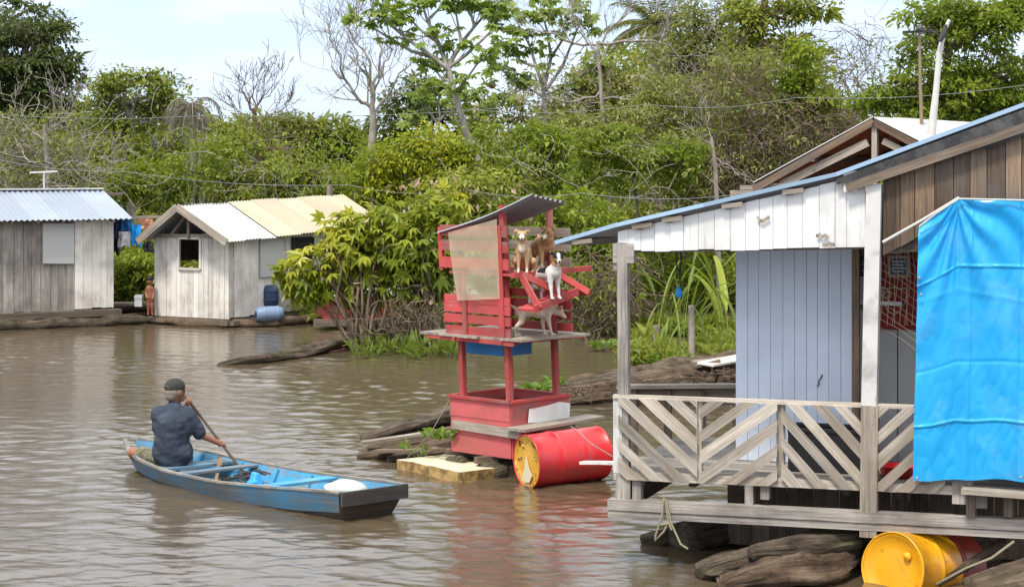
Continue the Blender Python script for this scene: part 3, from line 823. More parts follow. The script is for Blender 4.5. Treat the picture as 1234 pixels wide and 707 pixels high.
# railing
rail = MB()
rt = lambda px: 477 + (px - 742) * 13 / 356
rb = lambda px: 570 + (px - 742) * 18 / 403
a = hpx(740, rt(740)); b = hpx(1102, rt(1102)); rail.beam(a, b, .09, .03)
railing = rail.build("railing", m_rail, house)
mb = MB(); a = hpx(740, rb(740) + 2, -.01); b = hpx(1150, rb(1150) + 2, -.01); mb.beam(a, b, .035, .075); mb.build("bottom_rail", m_rail, railing)
for px, wd, mt, tt in ((745, .08, m_white, -.01), (843, .055, m_rail, .01), (941, .07, m_rail, .01)):
    a, b = hpx(px, rt(px) + 1, tt), hpx(px, rb(px) - 1, tt)
    mb = MB(); mb.beam(b, a, wd, .04, up=hb); mb.build("rail_post", mt, railing)
for px0, px1, sg, nsl, sl_deg in ((747, 842, -1, 4, 41), (845, 938, 1, 4, 36), (943, 1043, -1, 4, 47), (1052, 1140, 1, 5, 44)):
    s0, zt0 = hp(px0, rt(px0) + 1); s1, zt1 = hp(px1, rt(px1) + 1); zb0 = hp(px0, rb(px0) + 6)[1]; zb1 = hp(px1, rb(px1) + 6)[1]
    mb = MB(); th = math.radians(sl_deg) * sg; ux, uz = math.cos(th), math.sin(th); nx_, nz_ = -uz, ux
    if nz_ < 0: nx_, nz_ = -nx_, -nz_
    cs = [(s0, zb0), (s1, zb1), (s1, zt1), (s0, zt0)]
    proj = [nx_ * q[0] + nz_ * q[1] for q in cs]; lo, hi = min(proj), max(proj); stepw = .150; wd = .088
    k = lo + .05
    while k < hi:
        j = random.uniform(-.008, .008); ww = wd * random.uniform(.85, 1.12)
        poly = list(cs)
        poly = clip_halfplane(poly, nx_, nz_, k + ww + j); 
        if len(poly) > 2: poly = clip_halfplane(poly, -nx_, -nz_, -(k + j))
        if len(poly) > 2:
            Ls = max(q[0] for q in poly) - min(q[0] for q in poly)
            if Ls > .06:
                # grain runs along the slat: rotate into slat axes for UVs via a beam-like slab
                O_ = HO(-.035 - random.uniform(0, .006)); b0 = len(mb.v)
                mb.slab(O_, hd, hn, poly, .02, 's', random.random())
                for f in range(len(mb.f) - 2 - len(poly), len(mb.f)):
                    o1 = random.random() * 9 if False else k * 7
                    mb.uv[f] = [(o1 + (hd.dot(Vector(mb.v[i]) - HA) * ux + mb.v[i][2] * uz), o1 + (hd.dot(Vector(mb.v[i]) - HA) * nx_ + mb.v[i][2] * nz_)) for i in mb.f[f]]
        k += stepw * random.uniform(.93, 1.07)
    mb.build("slat_panel", m_rail, railing)
# far side of the porch: low plank wall
mb = MB()
lw0 = hp(757, 466, 2.25); lw1 = hp(890, 460, 2.25)
mb.beam(hw(lw0[0] - .1, lw0[1], 2.25), hw(lw1[0] + .3, lw1[1] - .02, 2.25), .16, .035)
lw = mb.build("rear_ledge", m_plank, house)
mb = MB()
for k in range(4):
    s = lw0[0] + (lw1[0] - lw0[0]) * (.05 + k * .31); mb.beam(hw(s, DZ - .2, 2.27), hw(s, lw0[1] - .02, 2.27), .07, .06, up=hb)
mb.build("ledge_post", m_plankdark, lw)
mb = MB(); mb.beam(hw(lw0[0], lw0[1] - .11, 2.3), hw(lw1[0] + .3, lw1[1] - .13, 2.3), .03, .17); mb.build("ledge_board", m_plankdark, lw)
# pictures and banner on the inner wall
def wall_rect(px0, y0, px1, y1, t): 
    a = hp(px0, y1, t); b = hp(px1, y0, t); return a[0], a[1], b[0], b[1]
def flat(mb, r, t, th=.012, mi=0, rnd=.5):
    mb.slab(HO(t), hd, hn, [(r[0], r[1]), (r[2], r[1]), (r[2], r[3]), (r[0], r[3])], th, 's', rnd, mi)
ban = thing("banner", "dark red cloth banner with a cream shield crest hanging on the inner wall", "banner", hw(*wall_rect(1060, 305, 1150, 396, TB)[:2], TB - .02))
mb = MB(); flat(mb, wall_rect(1052, 305, 1180, 396, TB - .04), TB - .04, .006); mb.build("cloth", m_banner, ban)
def strip(mb, pts, r=.006, t=TB - .05): mb.tube([hpx(x, y, t) for x, y in pts], r, n=4)
mb = MB()
strip(mb, [(1063, 346), (1063, 358), (1066, 368), (1072, 376), (1078, 379), (1084, 375), (1091, 364), (1093, 352), (1092, 347), (1084, 348), (1078, 346), (1070, 348), (1063, 346)])
strip(mb, [(1064, 350), (1068, 353), (1064, 357), (1069, 360)]); strip(mb, [(1069, 350), (1072, 354), (1068, 358), (1073, 358)]); strip(mb, [(1066, 353), (1074, 351), (1073, 358)])
mb.build("shield_crest", m_cream, ban)
mb = MB(); strip(mb, [(1064, 304), (1070, 303), (1080, 304), (1090, 302), (1096, 305)], .022); mb.build("cream_hem", m_cream, ban)
def picture(px0, y0, px1, y1, lab, fm, t):
    r = wall_rect(px0, y0, px1, y1, t); o = thing("framed_picture", lab, "picture", hw(r[0], r[1], t))
    mb = MB(); b = .025
    for q in ((r[0], r[1], r[2], r[1] + b), (r[0], r[3] - b, r[2], r[3]), (r[0], r[1] + b, r[0] + b, r[3] - b), (r[2] - b, r[1] + b, r[2], r[3] - b)): flat(mb, q, t, .02)
    mb.build("frame", fm, o)
    mb = MB(); flat(mb, (r[0] + b, r[1] + b, r[2] - b, r[3] - b), t, .008); pr = mb.build("print", m_photo, o)
    mb = MB(); hh = (r[3] - r[1] - 2 * b)
    for k in range(4):
        z = r[3] - b - hh * (.2 + .2 * k); flat(mb, (r[0] + b + .015, z - .006, r[2] - b - .015 - .02 * (k % 2), z + .006), t, .010)
    mb.build("lettering", m_ink, pr)
picture(1070, 308, 1097, 334, "tan framed picture with bluish print above the shield crest", m_frametan, TB - .06)
picture(1035, 308, 1046, 333, "narrow dark framed picture between the door jamb and white post", m_framedark, TB - .03)
o = thing("white_bar", "horizontal white wooden bar behind the white porch post", "bar", hpx(1034, 366, TB - .12))
mb = MB(); mb.beam(hpx(1034, 364, TB - .12), hpx(1087, 366, TB - .12), .02, .035); mb.build("rod", m_whitepaint, o)
mb = MB(); mb.beam(hpx(1034, 370, TB - .1), hpx(1045, 370, TB - .1), .02, .04); mb.build("latch", m_plankbrown, o)
mb = MB()
for k in range(12):
    x0 = 1062 + k * 5; strip(mb, [(x0, 283), (x0 + 6, 330), (x0 - 2 + 4 * (k % 3), 392)], .0022, .35)
for k in range(13):
    y0 = 286 + k * 10; strip(mb, [(1060, y0 - 12), (1085, y0 + 4 + random.uniform(-3, 3)), (1112, y0 + 22)], .0022, .35)
tag(mb.build("hanging_net", m_netline), "thin cord net hanging over the banner beside the tarpaulin", "net")
# tarp and its pole
def tarp_fn(a, b):
    px = 1107 - 7 * b + (1240 - 1107) * a * 1.5; 
    top = 272 - 34 * min(1, a / .24) + 2 * math.sin(a * 9) if a < .24 else 238 + 3 * a
    py = top + (577 + 4 * a + 1.6 * math.sin(a * 8 + 1) + .9 * math.sin(a * 21) - top) * b
    w1 = math.sin((a * 1.0 - b * .55) * 17 + 2 * noise.noise(Vector((a * 2, b * 2, 1)))) * (1 - b) ** 1.5
    w2 = noise.noise(Vector((a * 3.0 + b * 1.2, b * 2.0, 0))) * .9 + .5 * abs(noise.noise(Vector((a * 9, b * 6.5, 4))))
    w3 = .35 * math.exp(-((b - .58) / .006) ** 2) - .25 * math.exp(-((b - .30 - .1 * a) / .01) ** 2)
    r = math.atan2(b + .02, abs(a - .24) + .02); fan = math.sin(r * 16 + 3 * noise.noise(Vector((a * 3, b * 3, 9)))) * math.exp(-2.2 * math.hypot(a - .24, b * .8))
    cr_ = sum(.013 * math.exp(-((q_ - c0_) / .0038) ** 2) for q_, c0_ in ((a, .33), (a, .62), (b, .24), (b, .79))) + .009 * (abs(noise.noise(Vector((a * 16 + 3 * b, b * 11, 2)))) ** .7) * (.4 + .6 * b)
    t = -.13 - cr_ + .016 * w1 + .024 * w2 + .014 * w3 + .03 * fan * min(1, 5 * math.hypot(a - .24, b))
    s, z = hp(px, py, -.13); return hw(s, z, t)
mb = MB(); mb.grid(tarp_fn, 240, 240, .5, 0, True)
tarp = thing("tarpaulin", "bright blue tarpaulin hung across the front of the porch", "tarpaulin", hpx(1160, 578, -.13))
sheet = mb.build("sheet", m_tarp, tarp)
mb = MB(); mb.tube([hpx(x, y, -.17) for x, y in ((1108, 273), (1130, 256), (1155, 240))], .009, n=6); mb.tube([hpx(1155, 239.5, -.17), hpx(1290, 243, -.17)], .008, n=6); mb.build("hem_rope", m_bag, tarp)
for x, y in ((1104, 335), (1106, 355), (1101, 576), (1226, 575)):
    mb = MB(); mb.lathe(hpx(x + 4, y, -.16), hn, [(0, .004), (.003, .013), (.006, .013), (.008, .007)], 12); mb.build("eyelet", m_steel, tarp)
o = thing("pale_pole", "thin pale pole sloping from the white post up to the tarpaulin corner", "pole", hpx(1064, 292, -.1))
mb = MB(); mb.tube([hpx(1064, 292, -.1), hpx(1112, 265, -.1), hpx(1156, 238, -.1)], [.014, .013, .012], n=8); mb.build("shaft", m_pole, o)
# things on the porch
o = thing("black_crate", "black plastic crate behind the slatted railing against the blue wall", "crate", hpx(995, 560, .6))
c0 = hp(952, 560, .55); mb = MB()
c1 = hp(1040, 515, .55); W_, Hh = c1[0] - c0[0], .36
for a in (0, .5):
    mb.beam(hw(c0[0], DZ + .18, .5 + a * .8), hw(c0[0] + W_, DZ + .18, .5 + a * .8), .02, Hh)
for s in (0, W_): mb.beam(hw(c0[0] + s, DZ + .18, .51), hw(c0[0] + s, DZ + .18, .89), .02, Hh)
mb.beam(hw(c0[0], DZ + .03, .7), hw(c0[0] + W_, DZ + .03, .7), .38, .02)
mb.build("body", m_blackstuff, o)
mb = MB()
for a in (0, .5): mb.beam(hw(c0[0] - .01, DZ + .36, .5 + a * .8), hw(c0[0] + W_ + .01, DZ + .36, .5 + a * .8), .04, .03)
mb.build("rim", m_blackstuff, o)
o = thing("red_basin", "low red plastic basin on the deck beside the tarpaulin", "basin", hpx(1082, 545, .5))
mb = MB(); q = hpx(1082, 545, .5); q.z = DZ; mb.lathe(q, (0, 0, 1), [(0, .02), (.003, .13), (.02, .14), (.09, .17), (.097, .185), (.09, .165), (.02, .13), (.012, .01)], 28); mb.build("bowl", m_drumred, o)
o = thing("hanging_rope", "dark rope hanging from the porch beam with a blue knotted end", "rope", hpx(818, 345, .6))
mb = MB(); mb.tube([hpx(820 + dx, y, .6) for dx, y in ((0, 296), (1, 312), (-1, 330), (0, 345))], .009, n=5); mb.tube([hpx(816, 300, .6), hpx(815, 318, .6), hpx(819, 330, .6)], .007, n=5); mb.build("cord", m_line, o)
mb = MB(); q = hpx(818, 352, .6); mb.lathe(q - V(0, 0, .05), (0, 0, 1), [(0, .01), (.02, .035), (.06, .03), (.1, .012)], 10); mb.build("knot", m_bluebag, o)
# bench plank under the tarp at the right
o = thing("side_plank", "weathered plank bench beneath the tarpaulin at the right edge", "bench", hpx(1200, 600, -.1))
mb = MB(); mb.beam(hpx(1160, 589, -.12), hpx(1300, 600, -.12), .26, .04); mb.build("board", m_plank, o)
for px in (1170, 1215):
    mb = MB(); mb.beam(hpx(px, 594, -.1), hpx(px, 622, -.1), .07, .07, up=hb); mb.build("leg", m_plankdark, o)

# ================================================================ hut with the red underside behind it
ga = P(1052, 141, 25.0); gf = V(.87, -.49, 0); gs = V(.49, .87, 0)
rh = thing("gabled_hut", "gabled wooden hut with dark red roof underside behind the porch roof", "hut", V(ga.x, ga.y, 0) + gs * 2)
LE = ga - gf * 1.62 + V(0, 0, -.86); RE = ga + gf * 1.62 + V(0, 0, -.86)
mb = MB(); corrugated(mb, LE + V(0, 0, .03), LE + gs * 4.4 + V(0, 0, .03), ga + gs * 4.4, ga, .09, .012); corrugated(mb, RE + V(0, 0, .03), RE + gs * 4.4 + V(0, 0, .03), ga + gs * 4.4, ga, .09, .012)
rr = mb.build("roof", m_zincw, rh)
mb = MB()
for E_ in (LE, RE):
    mb.grid(lambda a, b: (E_ + V(0, 0, -.03) + gs * (.06 + 4.2 * a)).lerp(ga + V(0, 0, -.04) + gs * (.06 + 4.2 * a), b), 8, 6, .5, 0, False, V(0, 0, -.012))
mb.build("underside", m_underroof, rr)
mb = MB()
for E_ in (LE, RE):
    for k in range(4): p = .03 + k * 1.3; mb.beam(E_ + gs * p + V(0, 0, -.06), ga + gs * p + V(0, 0, -.06), .05, .09)
    mb.beam(E_.lerp(ga, .5) + V(0, 0, -.1), E_.lerp(ga, .5) + gs * 4.2 + V(0, 0, -.1), .06, .06)
mb.build("rafter", m_plankbrown, rr)
mb = MB(); mb.beam(ga + V(0, 0, -.06) + gs * .08, ga + gs * .08 + V(0, 0, -.9), .07, .07, up=gs)
mb.beam(LE + gs * .08 + V(0, 0, -.03), RE + gs * .08 + V(0, 0, -.03), .06, .1)
mb.beam(LE + gs * .1 + gf * .35 + V(0, 0, 0), ga + gs * .1 + V(0, 0, -.32) - gf * .1, .05, .1); mb.beam(RE + gs * .1 - gf * .35, ga + gs * .1 + V(0, 0, -.3) + gf * .1, .05, .08)
mb.build("truss", m_plank, rh)
mb = MB(); mb.beam(LE + V(0, 0, -.12) - gf * .35 + gs * .1, LE + V(0, 0, -.12) + gf * 1.2 + gs * .1, .07, .09); mb.beam(LE + V(0, 0, -.04) - gf * .3 + gs * .3, LE + gf * .5 + V(0, 0, -.04) + gs * .3, .06, .06); mb.build("plate_beam", m_plank, rh)
mb = MB()
for E_, sgn in ((LE, 1), (RE, -1)):
    board_wall(mb, V(E_.x, E_.y, 0) + gf * .2 * sgn + gs * .3, gs, -gf * sgn, 0, 4, lambda s: .35, lambda s: LE.z - .05, .15)
o0 = V(ga.x, ga.y, 0) + gs * 1.6; board_wall(mb, o0, gf, -gs, -1.4, 1.4, lambda s: .35, lambda s: LE.z - .12, .15)
mb.build("wall", m_plankbrown, rh)
mb = MB(); mb.beam(V(LE.x, LE.y, .25) + gs * 2 - gf * .2, V(RE.x, RE.y, .25) + gs * 2 + gf * .2, 4.4, .2); mb.build("deck", m_plankdark, rh)
o = thing("aerial_mast", "thin brown mast with a flat T shaped aerial behind the porch roof", "aerial", P(1113, 300, 26.2))
mb = MB(); mb.tube([P(1114, 330, 26.2), P(1111, 160, 26.2), P(1109, 100, 26.2), P(1108, 38, 26.2)], [.03, .026, .022, .018], n=7); mb.build("mast", m_polebrown, o)
mb = MB(); mb.beam(P(1088, 39, 26.2), P(1130, 37, 26.2), .05, .03); mb.beam(P(1106, 37, 26.1), P(1111, 33, 26.3), .05, .05); mb.build("crossbar", m_framedark, o)
o = thing("debarked_pole", "pale crooked debarked pole leaning behind the porch roof", "pole", P(1122, 300, 25.6))
mb = MB(); mb.tube([P(1116, 330, 25.6), P(1122, 165, 25.6), P(1128, 110, 25.6), P(1132, 66, 25.6), P(1137, 40, 25.6), P(1144, 24, 25.6)], [.06, .05, .042, .036, .03, .024], n=8, bump=.2); mb.build("shaft", m_pole, o)
mb = MB(); mb.tube([P(1132, 50, 25.5), P(1138, 40, 25.5), P(1140, 30, 25.5)], [.03, .045, .02], n=7); mb.build("dark_binding", m_line, o)
# ================================================================ drums
def drum(name, label, c, axis, r, L, body_m, end_m, cat="drum", extra=None, far_m=None, split=None):
    axis = Vector(axis).normalized(); o = thing(name, label, cat, V(c.x, c.y, 0), None)
    dent = lambda t, a: 1 + .006 * math.sin(3 * a + t * 4) + .004 * math.sin(7 * a - t * 9)
    prof = [(.012, r * .965), (0, r * .99), (.0, r * 1.015), (.018, r * 1.018), (.022, r)]
    for k in (1, 2):
        p = L * k / 3; prof += [(p - .05, r), (p - .022, r * 1.002), (p - .01, r * 1.028), (p + .01, r * 1.028), (p + .022, r * 1.002), (p + .05, r)]
    prof += [(L - .022, r), (L - .018, r * 1.018), (L, r * 1.015), (L, r * .99), (L - .012, r * .965)]
    p0 = c - axis * 0
    if split:
        a = [q for q in prof if q[0] <= split]; b = [(split, r)] + [q for q in prof if q[0] > split]
        mb = MB(); mb.lathe(p0, axis, a + [(split, r)], 36, dent=dent); body = mb.build("body", body_m, o)
        mb = MB(); mb.lathe(p0, axis, b, 36, dent=dent); mb.build("far_band", far_m, o)
    else:
        mb = MB(); mb.lathe(p0, axis, prof, 36, dent=dent); body = mb.build("body", body_m, o)
    for nm, t0, sg in (("end_plate", .012, 1), ("end_plate", L - .012, -1)):
        mb = MB(); mb.lathe(p0 + axis * t0, axis * sg, [(0, r * .966), (.001, r * .90), (.008, r * .88), (.009, r * .5), (.007, .001)], 36); e = mb.build(nm, end_m, o)
        if t0 < .1 and extra: extra(o, e, p0, axis, r)
    return o
def bung(off, rr, mat):
    def f(o, e, p0, ax, r):
        side = ax.cross(V(0, 0, 1)).normalized(); q = p0 + side * off[0] * r + V(0, 0, off[1] * r)
        mb = MB(); mb.lathe(q + ax * .02, -ax, [(0, rr * 1.3), (.012, rr * 1.3), (.016, rr * 1.05), (.014, rr * .8), (.022, rr * .75), (.022, .002)], 18); mb.build("bung", mat, e)
    return f
def redend(o, e, p0, ax, r):
    bung((-.3, .55), .02, m_drumend)(o, e, p0, ax, r)
    side = ax.cross(V(0, 0, 1)).normalized(); n = -ax
    mb = MB(); q = p0 + ax * .010 - V(0, 0, .1)
    pts = [q + side * x * r + V(0, 0, z * r) + n * .003 for x, z in ((-.05, .55), (.22, .05), (.42, -.12), (.2, -.42), (-.2, -.45), (-.38, -.3), (-.2, .05))]
    pp = pts; mb.add(pp + [x - n * .004 for x in pp], [tuple(range(7)), tuple(range(13, 6, -1))] + [(i, 7 + i, 7 + (i + 1) % 7, (i + 1) % 7) for i in range(7)]); mb.build("bare_patch", m_foam, e)
drum("steel_drum", "red steel drum with peeling yellow end floating beside the red tower", P(634, 556, 21.55), (.87, .49, .035), .288, .93, m_drumred, m_drumend, extra=redend)
drum("steel_drum", "yellow steel drum floating under the front edge of the porch", P(1075, 686, 16.42), (.72, .685, -.11), .305, .92, m_drumyel, m_drumyel, extra=bung((.45, .42), .028, m_drumyel), far_m=m_drumrust, split=.58)

# ================================================================ red dog tower on the raft
TO = P(617, 549, 22.0); TO.z = 0
tu = V(-.728, .685, 0); tv = V(.685, .728, 0)
def T(a, b, z): return TO + tu * a + tv * b + V(-.040 * (z - .3), 0, z)
tw = thing("red_tower", "tall red painted plank shelter tower standing on a raft", "tower", T(.4, .4, .2))
def tb(mb, a0, b0, z0, a1, b1, z1, w_, h_, up=(0, 0, 1), rnd=None): mb.beam(T(a0, b0, z0), T(a1, b1, z1), w_, h_, up, rnd)
# base box
for nm, (a0, b0, a1, b1) in (("box_side", (0, 0, .93, 0)), ("box_side", (0, 0, 0, .95)), ("box_side", (.93, .0, .93, .95)), ("box_side", (0, .95, .93, .95))):
    mb = MB(); nb = 3
    for k in range(nb):
        z = .22 + (.61 / nb) * (k + .5); tb(mb, a0, b0, z, a1, b1, z, .03, .61 / nb - .002)
    mb.build(nm, m_redbox, tw)
mb = MB()
for a0, b0, a1, b1 in ((-.02, -.01, .95, -.01), (-.01, -.02, -.01, .97), (.94, -.01, .94, .97), (-.02, .96, .95, .96)): tb(mb, a0, b0, .845, a1, b1, .845, .06, .03)
mb.build("box_rim", m_red, tw)
mb = MB(); tb(mb, .45, 0, .40, .45, .94, .40, .86, .02); mb.build("box_floor", m_redbox, tw)
mb = MB(); mb.slab(T(-.021, .22, 0), tv, -tu, [(0, .60), (.68, .56), (.70, .76), (.52, .79), (.3, .765), (.02, .75)], .008, 's', .8); mb.build("white_patch", m_white, tw)
mb = MB(); tb(mb, .88, -.03, .53, -.18, -.04, .51, .03, .10); mb.build("brown_plank", m_plank, tw)
mb = MB(); tb(mb, -.16, -.10, .565, -.16, 1.25, .59, .28, .03); tb(mb, -.10, .35, .50, -.10, .9, .50, .1, .09); mb.build("side_shelf", m_plank, tw)
# posts
for a, b, z1 in ((.03, .03, 3.02), (.75, .03, 2.60), (.03, .80, 3.03), (.75, .80, 2.75)):
    mb = MB(); tb(mb, a, b, .25, a, b, z1, .062, .062, up=tv); mb.build("post", m_red, tw)
# platform at dog height
mb = MB()
for k in range(5):
    a = -.13 + .32 * k; tb(mb, a, -.10 + random.uniform(-.03, .03), 1.545, a, 1.06 + random.uniform(-.05, .08), 1.545, .31, .028)
mb.build("platform", m_plank, tw)
mb = MB(); tb(mb, -.16, -.06, 1.50, 1.2, -.06, 1.52, .035, .05); tb(mb, .02, -.1, 1.505, .02, 1.3, 1.505, .035, .05); tb(mb, .75, -.1, 1.505, .75, 1.0, 1.505, .035, .05); mb.build("platform_beam", m_red, tw)
# upper floor
mb = MB()
for k in range(4):
    a = -.05 + .25 * k; tb(mb, a, -.05, 2.255, a, 1.12, 2.275, .24, .025)
tb(mb, -.19, -.08, 2.255, -.19, 1.22, 2.285, .05, .055); mb.build("upper_floor", m_red, tw)
# slatted sides
def slats(b, a0, a1, zs, h, off, nm, mat):
    mb = MB()
    for z in zs: tb(mb, a0, b + off, z, a1 + random.uniform(-.02, .02), b + off, z + random.uniform(-.006, .006), .022, h * random.uniform(.95, 1.04))
    return mb.build(nm, mat, tw)
slats(0, -.09, .93, [1.61, 1.735, 1.855, 1.955], .098, -.03, "lower_slats", m_red)
slats(0, -.09, .955, [2.365, 2.555, 2.73], .12, -.03, "upper_slats", m_red)
slats(.83, -.2, .8, [1.63, 1.76, 1.88, 2.0], .095, .03, "lower_slats", m_red)
slats(.83, -.22, .85, [2.37, 2.54, 2.70], .10, .03, "upper_slats", m_plank)
mb = MB(); tb(mb, .60, -.05, 1.56, .60, -.05, 2.32, .07, .02, up=tv); tb(mb, .97, -.01, 2.28, .97, -.01, 2.76, .05, .05, up=tv); tb(mb, .03, -.048, 1.56, .03, -.048, 2.80, .075, .02, up=tv); mb.build("cover_batten", m_red, tw)
mb = MB(); tb(mb, .02, .0, 2.96, .02, .9, 2.99, .05, .045); tb(mb, .75, 0, 2.6, .75, .85, 2.6, .05, .045); tb(mb, .0, .35, 2.97, .0, .35, 3.10, .05, .05, up=tv); mb.build("roof_bearer", m_plank, tw)
mb = MB()
corrugated(mb, T(-.47, -.02, 3.145), T(-.44, .56, 3.05), T(1.0, .62, 2.70), T(.97, -.08, 2.69), .085, .018, nv=14, sag=.035, sheet=2)
mb.build("roof", m_zincunder, tw)
# ramp tray
mb = MB(); tb(mb, -.34, -.02, 1.88, -.34, .62, 2.03, .30, .03); tb(mb, -.48, -.06, 1.90, -.48, .66, 2.06, .03, .085); ramp = mb.build("ramp_tray", m_red, tw)
mb = MB(); tb(mb, -.22, .03, 2.25, -.49, .01, 1.90, .07, .03, up=tv); tb(mb, -.22, .05, 2.26, -.50, .47, 2.02, .075, .03, up=tu); tb(mb, -.22, .58, 2.27, -.50, .82, 2.04, .075, .03, up=tu); tb(mb, -.03, .83, 2.03, -.5, .83, 2.03, .04, .05)
mb.build("ramp_strut", m_red, tw)
# sacking
def sack(a, b):
    q = .80 - .78 * a - .12 * b * (1 - a)
    z = 2.87 - (.17 * (1 - a) * (1 - b)) - .88 * b - .05 * (1 - a) * b
    bulge = .012 * math.sin(a * 14 + b * 3) + .025 * noise.noise(Vector((a * 4, b * 5, 2))) + .03 * b
    z = min(z, 2.97 - .35 * max(0, q) * .9)
    return T(q, -.066 - .5 * abs(bulge), z)
mb = MB(); mb.grid(sack, 24, 30); sk = mb.build("sacking_sheet", m_fabric, None); tag(sk, "thin cream sacking sheet hung over the red slats", "sheet")
o = thing("blue_crate", "faded blue plastic crate hung under the tower platform", "crate", T(.75, .35, 1.36))
mb = MB()
A0, A1, B0, B1 = .30, .98, .25, .70
for q in ((A0, B0, A1, B0), (A1, B0, A1, B1), (A1, B1, A0, B1), (A0, B1, A0, B0)):
    mb.beam(T(q[0], q[1], 1.40), T(q[2], q[3], 1.40), .02, .17)
mb.beam(T(A0, (B0 + B1) / 2, 1.325), T(A1, (B0 + B1) / 2, 1.325), B1 - B0, .02); bx_ = mb.build("body", m_bluebox, o)
mb = MB()
for q in ((A0 - .02, B0 - .02, A1 + .02, B0 - .02), (A0 - .02, B1 + .02, A1 + .02, B1 + .02)): mb.beam(T(q[0], q[1], 1.475), T(q[2], q[3], 1.475), .03, .025)
mb.build("rim", m_bluebox, o)

# raft pieces
o = thing("foam_block", "cream foam slab with dirty yellow sides floating before the red tower", "float", P(552, 577, 22.2))
c0 = P(555, 579, 21.75); c0.z = .04; lu = V(-.62, .78, 0); lv = V(.80, .60, 0)
mb = MB()
def foam_pt(x, y, z):
    p = c0 + lu * x + lv * y; p.z = z
    n_ = noise.noise(p * 6) * .02
    return p + V(n_, -n_, n_ * .5)
nx, ny, nz = 18, 14, 4
mb.grid(lambda a, b: foam_pt(a * 1.2, b * .95, .115), nx, ny)
side = MB()
for f in (lambda a, b: foam_pt(a * 1.2, 0, -.08 + .195 * b), lambda a, b: foam_pt(1.2, a * .95, -.08 + .195 * b), lambda a, b: foam_pt(1.2 - a * 1.2, .95, -.08 + .195 * b), lambda a, b: foam_pt(0, .95 - a * .95, -.08 + .195 * b)):
    side.grid(f, 16, nz)
mb.build("top_face", m_foam, o); side.build("edge_faces", m_foamside, o)
def plank_thing(name, label, cat, p0, p1, w_, h_, mat, group=None, parts=()):
    o = MB(); m_ = (Vector(p0) + Vector(p1)) / 2 + V(random.uniform(-.01, .01), 0, random.uniform(-.004, .004))
    o.beam(p0, m_, w_, h_, rnd=.6, w2=w_ * .96); o.beam(m_, p1, w_ * .96, h_, rnd=.6, w2=w_ * .9)
    return tag(o.build(name, mat), label, cat, group)
plank_thing("loose_plank", "long grey plank lying along the foot of the red box", "plank", foam_pt(.9, .80, .20), foam_pt(-.05, .88, .175), .12, .04, m_plank)
plank_thing("loose_plank", "short brown stick plank on the right corner of the foam slab", "plank", foam_pt(.22, .38, .185), foam_pt(.12, 1.0, .185), .09, .07, m_plankdark)
plank_thing("loose_plank", "short grey plank bridging the logs and the foam slab", "plank", foam_pt(.95, .50, .19), foam_pt(.50, .76, .185), .10, .06, m_plankbrown)
plank_thing("pale_plank", "thin pale plank sticking out beside the red drum", "plank", P(702, 557, 21.0), P(750, 558, 20.6), .10, .03, m_white2)
def log(name, label, pts, r, mat, n=26, bump=.35, bs=2.6, group=None, squash=.75, cat="log"):
    fine = []; rad = []; K = 46; m = len(pts) - 1
    for i in range(K + 1):
        f = i / K * m; k = min(int(f), m - 1); u = f - k
        fine.append(Vector(pts[k]).lerp(Vector(pts[k + 1]), u)); rad.append(r[k] * (1 - u) + r[k + 1] * u)
    fine = [p + Vector((.06 * noise.noise(p * 1.1 + V(0, 9, 0)), .06 * noise.noise(p * 1.1), .05 * noise.noise(p * 1.4 + V(5, 0, 0)))) for p in fine]
    rad[0] *= .55; rad[-1] *= .6
    mb = MB(); mb.tube(fine, rad, n=n, squash=squash, bump=bump, bs=bs, sd=random.random() * 50)
    return tag(mb.build(name, mat), label, cat, group)
def WZ(px, py, z):
    D = (H - z) * FP / (py - YH); return P(px, py, D)
# logs by the tower
log("floating_log", "dark pointed driftwood log left of the tower, rearmost", [WZ(440, 530, .0), WZ(480, 518, .07), WZ(550, 496, .12), WZ(600, 488, .1)], [.08, .14, .17, .16], m_log, bump=.6, squash=.6)
log("floating_log", "brown driftwood log with ragged end left of the foam slab", [WZ(432, 548, .03), WZ(470, 545, .08), WZ(540, 536, .1), WZ(600, 530, .1)], [.09, .13, .13, .12], m_logwarm, bump=.6, squash=.6)
log("floating_log", "pale brown split log lying above the ragged driftwood", [WZ(442, 538, .13), WZ(490, 534, .16), WZ(540, 525, .18)], [.06, .09, .08], m_logwarm, bump=.6, squash=.5)
log("floating_log", "short dark log stub at the left corner of the foam slab", [WZ(466, 553, .02), WZ(495, 549, .06), WZ(530, 543, .06)], [.08, .10, .10], m_log, bump=.5, squash=.6)
log("raft_log", "submerged raft log carrying the red tower box", [T(.3, -.15, .05), T(.3, 1.2, .05)], [.19, .19], m_log)
log("raft_log", "submerged raft log under the back of the red box", [T(.85, -.1, .05), T(.85, 1.2, .05)], [.19, .19], m_log)
